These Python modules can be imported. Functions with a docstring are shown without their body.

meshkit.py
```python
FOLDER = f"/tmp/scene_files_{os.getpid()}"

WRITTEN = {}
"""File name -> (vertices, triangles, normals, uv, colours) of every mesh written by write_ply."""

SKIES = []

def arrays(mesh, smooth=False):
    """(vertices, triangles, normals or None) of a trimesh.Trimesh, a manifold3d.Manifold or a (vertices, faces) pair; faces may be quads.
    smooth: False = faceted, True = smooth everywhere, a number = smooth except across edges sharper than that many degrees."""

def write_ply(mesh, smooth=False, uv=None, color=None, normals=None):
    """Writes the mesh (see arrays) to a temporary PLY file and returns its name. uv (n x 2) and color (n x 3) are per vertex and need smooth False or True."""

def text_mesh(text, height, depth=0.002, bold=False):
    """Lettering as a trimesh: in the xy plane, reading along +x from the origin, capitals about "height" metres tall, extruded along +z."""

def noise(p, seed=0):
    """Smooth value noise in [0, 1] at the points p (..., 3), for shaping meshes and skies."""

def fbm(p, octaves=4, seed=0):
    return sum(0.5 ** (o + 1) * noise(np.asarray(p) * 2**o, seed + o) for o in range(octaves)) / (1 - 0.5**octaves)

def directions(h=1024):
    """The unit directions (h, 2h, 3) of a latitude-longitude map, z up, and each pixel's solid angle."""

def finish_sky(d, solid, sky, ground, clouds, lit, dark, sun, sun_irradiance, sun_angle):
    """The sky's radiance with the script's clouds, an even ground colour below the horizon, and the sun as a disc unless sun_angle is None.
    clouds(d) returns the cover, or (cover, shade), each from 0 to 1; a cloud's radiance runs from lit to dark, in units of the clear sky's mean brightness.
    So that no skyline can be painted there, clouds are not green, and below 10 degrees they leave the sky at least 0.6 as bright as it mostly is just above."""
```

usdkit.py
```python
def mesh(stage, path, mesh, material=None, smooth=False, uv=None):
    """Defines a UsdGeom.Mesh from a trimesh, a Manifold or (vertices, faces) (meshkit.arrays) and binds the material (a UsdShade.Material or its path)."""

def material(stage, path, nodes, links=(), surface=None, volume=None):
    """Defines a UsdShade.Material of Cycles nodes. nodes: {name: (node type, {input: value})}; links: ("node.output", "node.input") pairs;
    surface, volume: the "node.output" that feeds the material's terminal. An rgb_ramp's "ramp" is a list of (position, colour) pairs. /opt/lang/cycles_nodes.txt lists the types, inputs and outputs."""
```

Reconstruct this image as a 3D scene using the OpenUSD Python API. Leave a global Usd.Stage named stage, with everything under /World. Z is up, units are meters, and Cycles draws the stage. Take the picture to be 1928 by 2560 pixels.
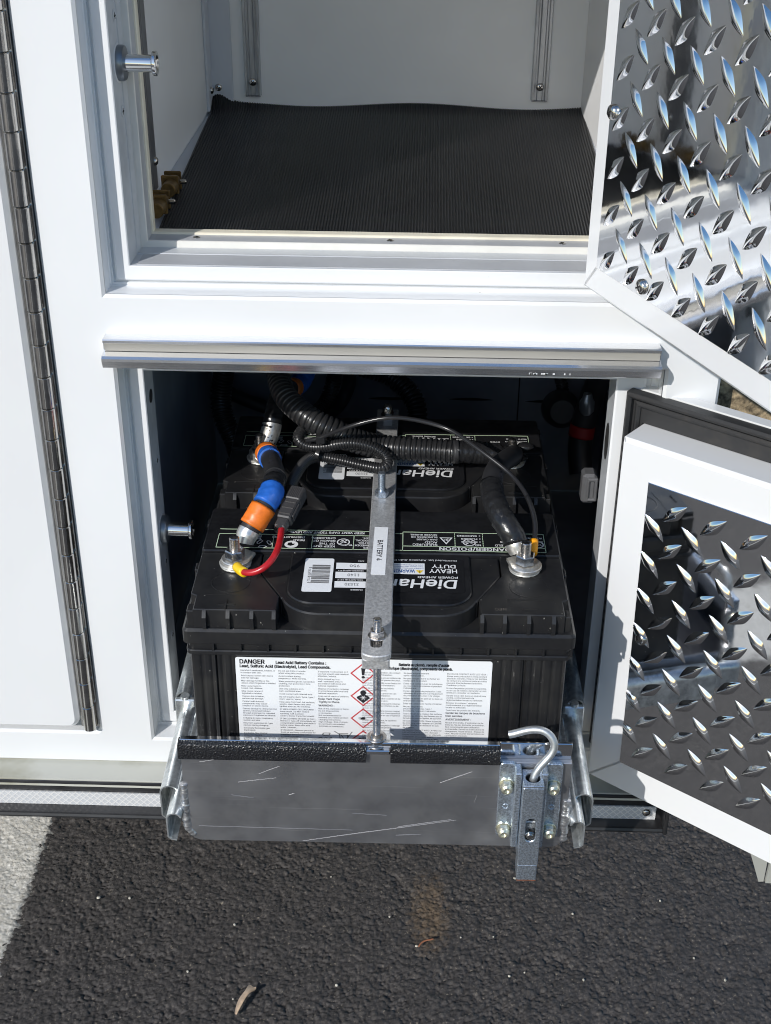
import math, random
import numpy as np, trimesh, shapely
from shapely.geometry import Polygon, box as sbox, Point
from scipy.interpolate import CubicSpline
from scipy.spatial import cKDTree
from pxr import Usd, UsdGeom, UsdLux, UsdShade, Gf, Sdf
import usdkit, meshkit

random.seed(7); rng = np.random.default_rng(7)
stage = Usd.Stage.CreateInMemory()
UsdGeom.SetStageUpAxis(stage, 'Z')
UsdGeom.Xform.Define(stage, '/World'); UsdGeom.Scope.Define(stage, '/World/Looks')

# ------------------------------------------------------------------ camera
CAM = (0.0266, -0.985, 1.318)
RIGHT, DOWN, FWD = np.array([0.99956, 0.02846, 0.0081]), np.array([0.02111, -0.49403, -0.86919]), np.array([-0.02074, 0.86898, -0.49441])
FWD /= np.linalg.norm(FWD); RIGHT -= FWD * (RIGHT @ FWD); RIGHT /= np.linalg.norm(RIGHT); UP = np.cross(RIGHT, FWD)
cam = UsdGeom.Camera.Define(stage, '/World/camera')
cam.AddTransformOp().Set(Gf.Matrix4d(*RIGHT, 0, *UP, 0, *(-FWD), 0, *CAM, 1))
cam.CreateHorizontalApertureAttr(36.0); cam.CreateVerticalApertureAttr(47.8)
cam.CreateFocalLengthAttr(36.0 * 3236 / 1928)
cam.CreateClippingRangeAttr(Gf.Vec2f(0.02, 2000))
cam.CreateExposureAttr(0.0)
# ------------------------------------------------------------------ sky and sun
SUN = np.array([-0.68, -1.0, 0.73]); SUN /= np.linalg.norm(SUN)
dome = UsdLux.DomeLight.Define(stage, '/World/sky')
sky = usdkit.material(stage, '/World/Looks/sky', {
    's': ('sky_texture', {'sky_type': 'single_scattering', 'sun_disc': False, 'sun_elevation': math.asin(SUN[2]), 'sun_rotation': math.atan2(SUN[0], SUN[1]), 'altitude': 100.0, 'air_density': 1.2, 'aerosol_density': 0.6, 'ozone_density': 2.5}),
    'h': ('hsv', {'saturation': 1.2}),
    'b': ('background_shader', {'strength': 0.12})}, [('s.color', 'h.color'), ('h.color', 'b.color')], surface='b.background')
UsdShade.MaterialBindingAPI.Apply(dome.GetPrim()).Bind(sky)
dome.GetPrim().SetCustomDataByKey('kind', 'structure')
sun = UsdLux.DistantLight.Define(stage, '/World/sun')
zx = np.cross([0, 0, 1.0], SUN); zx /= np.linalg.norm(zx); zy = np.cross(SUN, zx)
sun.AddTransformOp().Set(Gf.Matrix4d(*zx, 0, *zy, 0, *SUN, 0, 0, 0, 5, 1))
sun.CreateIntensityAttr(0.93); sun.CreateAngleAttr(0.53); sun.CreateNormalizeAttr(True); sun.CreateColorAttr(Gf.Vec3f(1, 0.972, 0.93))

# ------------------------------------------------------------------ object helpers
_used = {}
def numbered(parent, name):
    k = (parent, name); n = _used.get(k, 0); _used[k] = n + 1
    return name if n == 0 else f'{name}_{n:03d}'
BASE = {}
# The truck is laid out in its own units, with the plane of its side panel at y = 0: this brings it to metres and to its place behind the tray.
TRUCK_UNIT, TRUCK_ORIGIN, IN_TRUCK = 1.045, np.array([-.0012, .0443, -.0593]), set()
def meta(p, label=None, cat=None, group=None, kind=None):
    for k, v in (('label', label), ('category', cat), ('group', group), ('kind', kind)):
        if v: p.SetCustomDataByKey(k, v)
def thing(name, label, cat, loc=(0, 0, 0), yaw=0, group=None, truck=False):
    path = '/World/' + numbered('/World', name)
    if truck: IN_TRUCK.add(path); loc = np.array(loc, float) * TRUCK_UNIT + TRUCK_ORIGIN
    x = UsdGeom.Xform.Define(stage, path); x.AddTranslateOp().Set(Gf.Vec3d(*map(float, loc)))
    if yaw: x.AddRotateZOp().Set(float(yaw))
    meta(x.GetPrim(), label, cat, group); BASE[path] = np.array(loc, float)
    return path
def part(parent, name, m, mat, smooth=35, label=None, kind=None):
    """One mesh, given in world coordinates, as a child of parent (or at top level)."""
    path = parent + '/' + numbered(parent, name)
    root = '/'.join(path.split('/')[:3])
    o = BASE.get(root, np.zeros(3))
    if root in IN_TRUCK: m = trimesh.Trimesh(np.asarray(m.vertices) * TRUCK_UNIT + TRUCK_ORIGIN, m.faces, process=False)
    g = usdkit.mesh(stage, path, m if not isinstance(m, trimesh.Trimesh) else trimesh.Trimesh(np.asarray(m.vertices) - o, m.faces, process=False), M[mat], smooth=smooth)
    meta(g.GetPrim(), label, kind=kind)
    return path
def solo(name, m, mat, label, cat, smooth=35, group=None):
    p = part('/World', name, m, mat, smooth); meta(stage.GetPrimAtPath(p), label, cat, group); return p
def struct(name, m, mat, smooth=False):
    p = part('/World', name, m, mat, smooth); meta(stage.GetPrimAtPath(p), kind='structure'); return p

# ------------------------------------------------------------------ mesh helpers
def cat(*ms):
    ms = [m for m in ms if m is not None]
    return trimesh.util.concatenate(ms) if len(ms) > 1 else ms[0]
def ccw(p):
    p = np.asarray(p, float); a = np.sum(p[:, 0] * np.roll(p[:, 1], -1) - np.roll(p[:, 0], -1) * p[:, 1])
    return p if a > 0 else p[::-1]
def inset(p, b):
    e = np.roll(p, -1, 0) - p; e /= np.linalg.norm(e, axis=1, keepdims=True)
    n = np.stack([-e[:, 1], e[:, 0]], 1); n0 = np.roll(n, 1, 0); s = n + n0
    return p + s * (b / np.maximum((s * n).sum(1), 0.35))[:, None]
def prism(pts, z0, z1, bt=0.0, bb=0.0, holes=(), axis='z'):
    rings = [ccw(pts)] + [ccw(h)[::-1] for h in holes]
    lv = [(bb, z0)] + ([(0, z0 + bb)] if bb else []) + ([(0, z1 - bt)] if bt else []) + [(bt, z1)]
    V, F, off = [], [], 0
    cap = {}
    for ri, r in enumerate(rings):
        n = len(r)
        for li, (b, z) in enumerate(lv):
            q = inset(r, b) if b else r
            V.append(np.c_[q, np.full(n, z)]); cap[(ri, li)] = q
            if li:
                a = off + (li - 1) * n + np.arange(n); a2 = off + (li - 1) * n + (np.arange(n) + 1) % n
                F += [np.c_[a, a2, a2 + n], np.c_[a, a2 + n, a + n]]
        off += n * len(lv)
    for li, flip in ((0, True), (len(lv) - 1, False)):
        pg = Polygon(cap[(0, li)], [cap[(k, li)] for k in range(1, len(rings))])
        v, f = trimesh.creation.triangulate_polygon(pg, engine='earcut')
        V.append(np.c_[v, np.full(len(v), lv[li][1])]); F.append((f[:, ::-1] if flip else f) + off); off += len(v)
    v = np.vstack(V); f = np.vstack(F)
    if axis == 'y': v = np.c_[v[:, 0], v[:, 2], v[:, 1]]; f = f[:, ::-1]       # pts are (x, z)
    if axis == 'x': v = np.c_[v[:, 2], v[:, 0], v[:, 1]]                       # pts are (y, z)
    return trimesh.Trimesh(v, f, process=False)
def bx(x0, x1, y0, y1, z0, z1, b=0.0):
    if b <= 0: 
        m = trimesh.creation.box([x1 - x0, y1 - y0, z1 - z0]); m.apply_translation([(x0 + x1) / 2, (y0 + y1) / 2, (z0 + z1) / 2]); return m
    P = []
    for i, x in enumerate((x0, x1)):
        for j, y in enumerate((y0, y1)):
            for k, z in enumerate((z0, z1)):
                sx, sy, sz = (b, -b)[i], (b, -b)[j], (b, -b)[k]
                P += [(x, y + sy, z + sz), (x + sx, y, z + sz), (x + sx, y + sy, z)]
    return trimesh.Trimesh(np.array(P)).convex_hull
def rect(x0, x1, y0, y1): return [(x0, y0), (x1, y0), (x1, y1), (x0, y1)]
def rrect(x0, x1, y0, y1, r, n=6):
    out = []
    for cx, cy, a in ((x1 - r, y0 + r, -90), (x1 - r, y1 - r, 0), (x0 + r, y1 - r, 90), (x0 + r, y0 + r, 180)):
        out += [(cx + r * math.cos(math.radians(a + 90 * k / n)), cy + r * math.sin(math.radians(a + 90 * k / n))) for k in range(n + 1)]
    return out
def circ(cx, cy, r, n=24, a0=0): return [(cx + r * math.cos(a0 + 2 * math.pi * k / n), cy + r * math.sin(a0 + 2 * math.pi * k / n)) for k in range(n)]
def rotm(axis_to):
    a = np.asarray(axis_to, float); a /= np.linalg.norm(a)
    u = np.cross(a, [0, 0, 1.0] if abs(a[2]) < .9 else [1.0, 0, 0]); u /= np.linalg.norm(u)
    m = np.eye(4); m[:3, 0], m[:3, 1], m[:3, 2] = np.cross(u, a) * -1, u, a
    if np.linalg.det(m[:3, :3]) < 0: m[:3, 0] *= -1
    return m
def aim(m, pos, axis=(0, 0, 1)):
    t = rotm(axis) if tuple(axis) != (0, 0, 1) else np.eye(4)
    t = t.copy(); t[:3, 3] = pos; m.apply_transform(t); return m
def lathe(prof, pos=(0, 0, 0), axis=(0, 0, 1), n=28):
    prof = np.asarray(prof, float); a = np.arange(n) * 2 * np.pi / n
    V = np.stack([np.outer(prof[:, 0], np.cos(a)), np.outer(prof[:, 0], np.sin(a)), np.repeat(prof[:, 1:2], n, 1)], -1).reshape(-1, 3)
    F = []
    for i in range(len(prof) - 1):
        p = i * n + np.arange(n); q = i * n + (np.arange(n) + 1) % n
        F += [np.c_[p, q, q + n], np.c_[p, q + n, p + n]]
    return aim(trimesh.Trimesh(V, np.vstack(F), process=False), pos, axis)
def stud(r, h, pos, axis=(0, 0, 1), pitch=0.0013):
    pr = [(0, 0), (r, 0)]; z = 0
    while z < h - pitch * 1.5:
        pr += [(r, z + pitch * .1), (r, z + pitch * .3), (r * .87, z + pitch * .55), (r * .87, z + pitch * .75)]; z += pitch
    pr += [(r, z), (r * .97, h - r * .12), (r * .8, h), (0, h)]
    return lathe(pr, pos, axis, 20)
def nut(af, h, pos, axis=(0, 0, 1), spin=0.2):
    R = af / math.sqrt(3)
    return aim(prism(circ(0, 0, R, 6, spin), 0, h, bt=h * .1, bb=h * .06), pos, axis)
def washer(r, h, pos, axis=(0, 0, 1)): return lathe([(0, 0), (r - h * .3, 0), (r, h * .3), (r, h * .7), (r - h * .3, h), (0, h)], pos, axis, 32)
def panhead(r, h, pos, axis, spin=.4):
    m = lathe([(r, 0), (r, h * .3), (r * .9, h * .65), (r * .6, h * .95), (0, h)], (0, 0, 0), (0, 0, 1), 20)
    c = cat(bx(-r * .55, r * .55, -r * .11, r * .11, h * .8, h * 1.03), bx(-r * .11, r * .11, -r * .55, r * .55, h * .8, h * 1.04))
    c.apply_transform(trimesh.transformations.rotation_matrix(spin, [0, 0, 1]))
    return aim(m, pos, axis), aim(c, pos, axis)
def path_of(pts, step):
    p = np.asarray(pts, float); t = np.r_[0, np.cumsum(np.sqrt(np.linalg.norm(np.diff(p, axis=0), axis=1)))]
    s = CubicSpline(t, p); q = s(np.linspace(0, t[-1], 1500)); L = np.r_[0, np.cumsum(np.linalg.norm(np.diff(q, axis=0), axis=1))]
    n = max(3, int(L[-1] / step) + 1); u = np.linspace(0, L[-1], n)
    return np.stack([np.interp(u, L, q[:, k]) for k in range(3)], 1), u
def tube(pts, r, step=0.003, seg=18, rf=None, cap=True, raw=False):
    c, u = (np.asarray(pts, float), np.r_[0, np.cumsum(np.linalg.norm(np.diff(np.asarray(pts, float), axis=0), axis=1))]) if raw else path_of(pts, step)
    T = np.gradient(c, axis=0); T /= np.linalg.norm(T, axis=1, keepdims=True)
    n = np.cross(T[0], [0.3, 0.2, 1.0]); n /= np.linalg.norm(n); N = []
    for t in T:
        n = n - t * (n @ t); n /= np.linalg.norm(n); N.append(n)
    N = np.array(N); B = np.cross(T, N); a = np.arange(seg) * 2 * np.pi / seg
    R = rf(u) if rf else np.full(len(u), r)
    if R.ndim == 1: R = np.repeat(R[:, None], seg, 1)
    V = c[:, None] + R[..., None] * (np.cos(a)[None, :, None] * N[:, None] + np.sin(a)[None, :, None] * B[:, None])
    k = len(c); F = []
    i = np.arange(k - 1)[:, None] * seg; p = (i + np.arange(seg)).ravel(); q = (i + (np.arange(seg) + 1) % seg).ravel()
    F = [np.c_[p, q, q + seg], np.c_[p, q + seg, p + seg]]
    V = V.reshape(-1, 3)
    if cap:
        V = np.vstack([V, c[0], c[-1]]); m = len(V); e = np.arange(seg); e2 = (e + 1) % seg
        F += [np.c_[e2, e, np.full(seg, m - 2)], np.c_[e + (k - 1) * seg, e2 + (k - 1) * seg, np.full(seg, m - 1)]]
    return trimesh.Trimesh(V, np.vstack(F), process=False)
def conduit(pts, r, pitch=0.0036, depth=0.0013, seg=22):
    def rf(u):
        ph = (u / pitch) % 1.0
        return r - depth * np.select([ph < .5, ph < .62, ph < .88], [0 * ph, (ph - .5) / .12, 0 * ph + 1], (1 - ph) / .12)
    m = tube(pts, r, step=pitch / 8, seg=seg, rf=rf)
    c, u = path_of(pts, pitch)                                           # the slit that runs along split loom
    return m
def sub(pts, a, b):
    c, u = path_of(pts, 0.002); k = (u >= a * u[-1]) & (u <= b * u[-1]); return c[k]
def grid_mesh(P):
    h, w = P.shape[:2]; i = np.arange(h * w).reshape(h, w)
    return trimesh.Trimesh(P.reshape(-1, 3), np.vstack([np.c_[i[:-1, :-1].ravel(), i[:-1, 1:].ravel(), i[1:, 1:].ravel()], np.c_[i[:-1, :-1].ravel(), i[1:, 1:].ravel(), i[1:, :-1].ravel()]]), process=False)
_tx, _gl = {}, {}
def glyph(c, bold):
    if (c, bold) not in _gl:
        w = lambda q: meshkit.text_mesh(q, 1.0, 0.2, bold).bounds[1][0]
        if ('H', bold) not in _tx: _tx[('H', bold)] = (w('H'), w('HH'))
        h1, h2 = _tx[('H', bold)]; adv = w('H' + c + 'H') - h2; v = f = None
        if c != ' ':
            m = meshkit.text_mesh('H' + c, 1.0, 0.2, bold); f = m.faces[(m.face_normals[:, 2] > .9)]
            f = f[m.vertices[f][:, :, 0].mean(1) > h1 + .004]; u, inv = np.unique(f, return_inverse=True); v = m.vertices[u].copy(); v[:, 2] = 0; v[:, 0] -= h2 - h1; f = inv.reshape(-1, 3)
        _gl[(c, bold)] = (v, f, adv)
    return _gl[(c, bold)]
def text2d(s, bold=False):
    if (s, bold, 'line') not in _tx:
        x, V, F, n = 0.0, [], [], 0
        for c in s:
            v, f, adv = glyph(c, bold)
            if v is not None: V.append(v + [x, 0, 0]); F.append(f + n); n += len(v)
            x += adv
        v = np.vstack(V); v[:, 0] -= v[:, 0].min(); _tx[(s, bold, 'line')] = (v, np.vstack(F))
    return _tx[(s, bold, 'line')]
def text(s, h, origin, right, up, width=None, bold=False, maxw=None):
    """Flat lettering: capitals h tall, starting at origin, along right, upright along up; width squeezes or stretches the line."""
    v, f = text2d(s, bold); w = v[:, 0].max(); k = h
    if width: k = width / w
    elif maxw: k = min(h, maxw / w)
    o, r, u = (np.asarray(a, float) for a in (origin, right, up))
    return trimesh.Trimesh(o + v[:, :1] * k * r + v[:, 1:2] * h * u, f, process=False)
def flat(poly2, origin, right, up, lift=0.0):
    pg = poly2 if isinstance(poly2, Polygon) else Polygon(poly2)
    v, f = trimesh.creation.triangulate_polygon(pg, engine='earcut')
    o, r, u = (np.asarray(a, float) for a in (origin, right, up)); n = np.cross(r, u)
    return trimesh.Trimesh(o + v[:, :1] * r + v[:, 1:2] * u + lift * n, f, process=False)

# ------------------------------------------------------------------ materials
M = {}
def mat(name, nodes, links, surface='p.BSDF'): M[name] = usdkit.material(stage, '/World/Looks/' + name, nodes, links, surface=surface)
def simple(name, col, rough=.5, metal=0.0, coat=0.0, var=0.0, vscale=20, rvar=0.0, bump=0.0, bscale=300, bdist=.001, spec=.5, stretch=(1, 1, 1), detail=4, col2=None, thr=None, specks=None, **kw):
    n = {'c': ('texture_coordinate', {}), 'mp': ('mapping', {'scale': stretch}), 'p': ('principled_bsdf', {'roughness': rough, 'metallic': metal, 'coat_weight': coat, 'specular_ior_level': spec, 'base_color': col, **kw})}
    L = [('c.object', 'mp.vector')]
    if var or rvar or col2:
        n['n'] = ('noise_texture', {'scale': vscale, 'detail': detail, 'roughness': .6}); L.append(('mp.vector', 'n.vector'))
    if var or col2:
        lo, hi = thr or (.35, .65); c2 = col2 or tuple(min(1, x * (1 + var)) for x in col); c1 = col if col2 else tuple(x * (1 - var) for x in col)
        n['r'] = ('rgb_ramp', {'ramp': [(lo, c1), (hi, c2)]}); L += [('n.fac', 'r.fac'), ('r.color', 'p.base_color')]
    if specks:                                     # small grains of dust or dirt: (colour, noise scale, threshold)
        n['sn'] = ('noise_texture', {'scale': specks[1], 'detail': 1.0}); n['sr'] = ('rgb_ramp', {'ramp': [(specks[2], (0, 0, 0)), (specks[2] + .03, (1, 1, 1))]}); n['sx'] = ('mix', {'color1': col, 'color2': specks[0]})
        L = [l for l in L if l != ('r.color', 'p.base_color')] + [('c.object', 'sn.vector'), ('sn.fac', 'sr.fac'), ('sr.color', 'sx.fac'), ('sx.color', 'p.base_color')] + ([('r.color', 'sx.color1')] if 'r' in n else [])
    if rvar:
        n['m'] = ('map_range', {'from_min': .3, 'from_max': .7, 'to_min': max(.02, rough - rvar), 'to_max': min(1, rough + rvar), 'clamp': True}); L += [('n.fac', 'm.value'), ('m.result', 'p.roughness')]
    if bump:
        n['bn'] = ('noise_texture', {'scale': bscale, 'detail': 3}); n['b'] = ('bump', {'strength': bump, 'distance': bdist}); L += [('mp.vector', 'bn.vector'), ('bn.fac', 'b.height'), ('b.normal', 'p.normal')]
    mat(name, n, L)
simple('white_paint', (.74, .75, .76), .22, coat=.35, var=.025, vscale=3, rvar=.05, bump=.012, bscale=9, bdist=.01, specks=((.40, .37, .32), 130, .83))
simple('white_door', (.72, .725, .73), .2, coat=.4, var=.02, vscale=4, bump=.01, bscale=12, bdist=.01)
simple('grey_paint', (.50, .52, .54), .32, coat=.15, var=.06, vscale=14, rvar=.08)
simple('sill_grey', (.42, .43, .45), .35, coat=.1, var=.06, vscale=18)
simple('off_white', (.70, .69, .65), .4, var=.05, vscale=18)
simple('cream', (.74, .69, .56), .45, var=.1, vscale=18)
simple('liner', (.90, .90, .90), .42, var=.03, vscale=6, bump=.04, bscale=160)
simple('liner_grey', (.62, .65, .71), .45, var=.04, vscale=8)
simple('track_dark', (.15, .15, .155), .4, metal=.4, var=.1, vscale=30)
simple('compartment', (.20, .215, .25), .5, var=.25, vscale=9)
simple('black_recess', (.004, .004, .004), .7)
simple('alu_satin', (.38, .365, .33), .48, metal=.45, var=.08, vscale=30, stretch=(.15, 1, 1), rvar=.08)
simple('track_alu', (.55, .56, .58), .28, metal=.8, var=.12, vscale=60, stretch=(1, 1, .12), rvar=.1)
simple('alu_polished', (.80, .80, .80), .10, metal=1, var=.05, vscale=60, stretch=(.1, 1, 1), rvar=.05)
simple('rail_bead', (.78, .78, .79), .19, metal=.95, rvar=.05, vscale=90, stretch=(.1, 1, 1))
simple('tread', (.83, .83, .835), .055, metal=1, rvar=.03, vscale=35, bump=.05, bscale=26, bdist=.003, detail=3)
simple('tread_low', (.80, .80, .805), .05, metal=1, rvar=.03, vscale=45, bump=.04, bscale=24, bdist=.003, detail=3)
simple('chrome_dirty', (.58, .56, .53), .14, metal=1, var=.12, vscale=60, rvar=.06)
simple('zinc', (.52, .58, .65), .32, metal=.9, var=.12, vscale=600, rvar=.10, bump=.12, bscale=420, bdist=.0008)
simple('zinc_dark', (.26, .28, .30), .35, metal=.8, var=.1, vscale=60)
simple('fuse_plastic', (.045, .043, .044), .2)
simple('litter', (.30, .23, .14), .9, var=.7, vscale=110, bump=.6, bscale=180, bdist=.006)
simple('zinc_yellow', (.74, .72, .58), .3, metal=.9, var=.15, vscale=120, rvar=.1)
simple('zinc_slide', (.68, .71, .71), .28, metal=.85, var=.12, vscale=60, rvar=.08)
simple('hook_steel', (.55, .57, .58), .42, metal=.85, var=.12, vscale=200, bump=.1, bscale=500, bdist=.0006)
simple('stainless', (.62, .59, .56), .25, metal=1, var=.12, vscale=150, rvar=.08)
simple('strap_steel', (.56, .56, .56), .44, metal=.6, var=.16, vscale=420, rvar=.12, bump=.2, bscale=420, bdist=.0012, detail=6)
simple('lead', (.52, .51, .48), .45, metal=.6, var=.2, vscale=160, bump=.15, bscale=300)
simple('tinned', (.72, .70, .66), .36, metal=.85, var=.18, vscale=120, rvar=.1, col2=(.5, .42, .3), thr=(.55, .75))
simple('weld', (.55, .55, .56), .38, metal=.9, var=.2, vscale=300, bump=.35, bscale=260, bdist=.002)
simple('battery_plastic', (.013, .013, .014), .38, var=.25, vscale=25, rvar=.10, bump=.07, bscale=700, bdist=.0006, col2=(.026, .025, .023), thr=(.45, .75), specks=((.22, .21, .19), 330, .77))
simple('cap_plastic', (.011, .011, .012), .33, var=.2, vscale=30, rvar=.10, bump=.05, bscale=700, bdist=.0006, specks=((.25, .24, .22), 330, .78))
simple('dust', (.11, .095, .08), .8, var=.4, vscale=120)
simple('sticker_black', (.012, .012, .013), .22)
simple('sticker_white', (.80, .81, .82), .38)
simple('ink_black', (.02, .02, .025), .5)
simple('ink_grey', (.035, .035, .045), .5)
simple('ink_white', (.78, .78, .78), .4)
simple('ink_green', (.60, .74, .52), .4)
simple('ink_red', (.55, .05, .06), .45)
simple('ink_blue', (.03, .10, .30), .45)
simple('ink_yellow', (.80, .55, .03), .45)
simple('mat_rubber', (.0085, .0085, .009), .46, var=.3, vscale=8, bump=.05, bscale=500)
simple('loom_plastic', (.020, .020, .021), .30, var=.15, vscale=40)
simple('cable_rubber', (.022, .022, .024), .48, var=.2, vscale=60)
simple('cable_tape', (.014, .014, .015), .26, rvar=.08, vscale=60, bump=.3, bscale=150, bdist=.002)
simple('orange_tape', (.74, .17, .014), .45, var=.14, vscale=90, rvar=.1, bump=.15, bscale=90, bdist=.003)
simple('blue_tape', (.015, .11, .46), .42, var=.18, vscale=90, rvar=.1, bump=.15, bscale=90, bdist=.003)
simple('yellow_vinyl', (.86, .55, .01), .35)
simple('orange_vinyl', (.90, .36, .01), .35)
simple('red_wire', (.42, .012, .018), .28, var=.2, vscale=90)
simple('rust', (.20, .07, .035), .7, var=.3, vscale=200)
simple('red_dark', (.40, .02, .02), .45)
simple('seal_rubber', (.022, .022, .023), .5, var=.4, vscale=40, col2=(.045, .040, .036), thr=(.5, .8), bump=.1, bscale=200)
simple('pad_vinyl', (.012, .012, .014), .2)
simple('brass', (.20, .125, .045), .45, metal=.7, var=.3, vscale=120)
simple('rail_black', (.028, .028, .030), .38, var=.3, vscale=20, metal=.2)
simple('rail_top', (.50, .50, .45), .5, col2=(.36, .35, .28), thr=(.48, .72), vscale=14)
simple('leaf_dry', (.56, .42, .30), .7, var=.2, vscale=120)
simple('needle', (.30, .12, .06), .6)
simple('pebble_mat', (.45, .42, .36), .8, var=.3, vscale=200)
simple('fender_metal', (.46, .46, .42), .5, metal=.3, var=.15, vscale=40, col2=(.42, .37, .22), thr=(.55, .72))
simple('mulch', (.16, .11, .06), .9, var=.6, vscale=60)
simple('hole_dark', (.01, .01, .01), .8)
# black vinyl grain
mat('pad_vinyl', {'c': ('texture_coordinate', {}), 'v': ('voronoi_texture' if False else 'noise_texture', {'scale': 620.0, 'detail': 1.0}), 'b': ('bump', {'strength': .9, 'distance': .0016}),
    'p': ('principled_bsdf', {'base_color': (.012, .012, .014), 'roughness': .22})}, [('c.object', 'v.vector'), ('v.fac', 'b.height'), ('b.normal', 'p.normal')])
# brushed, scratched aluminium of the tray front
mat('tray_alu', {'c': ('texture_coordinate', {}), 'm1': ('mapping', {'scale': (1, 1, 2)}), 'n1': ('noise_texture', {'scale': 16.0, 'detail': 6.0}),
    'm2': ('mapping', {'rotation': (0, .45, 0), 'scale': (5, 5, 900)}), 'n2': ('noise_texture', {'scale': 1.6, 'detail': 2.0}), 'r2': ('rgb_ramp', {'ramp': [(.66, (0, 0, 0)), (.74, (1, 1, 1))]}),
    'n3': ('noise_texture', {'scale': 34.0, 'detail': 7.0}), 'r3': ('map_range', {'from_min': .35, 'from_max': .7, 'to_min': .30, 'to_max': .44, 'clamp': True}),
    'cr': ('rgb_ramp', {'ramp': [(.35, (.38, .38, .40)), (.62, (.46, .46, .47)), (.78, (.58, .58, .59))]}), 'mx': ('mix', {'fac': .0, 'color2': (.85, .85, .86)}), 'sc': ('math', {'math_type': 'multiply', 'value2': .6}),
    'b': ('bump', {'strength': .05, 'distance': .001}), 'p': ('principled_bsdf', {'metallic': .92})},
    [('c.object', 'm1.vector'), ('m1.vector', 'n1.vector'), ('c.object', 'm2.vector'), ('m2.vector', 'n2.vector'), ('n2.fac', 'r2.fac'), ('c.object', 'n3.vector'), ('n3.fac', 'r3.value'), ('r3.result', 'p.roughness'),
     ('n1.fac', 'cr.fac'), ('cr.color', 'mx.color1'), ('r2.color', 'sc.value1'), ('sc.value', 'mx.fac'), ('mx.color', 'p.base_color'), ('n1.fac', 'b.height'), ('b.normal', 'p.normal')])
simple('scratch', (.42, .42, .43), .45, metal=.6)
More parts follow.
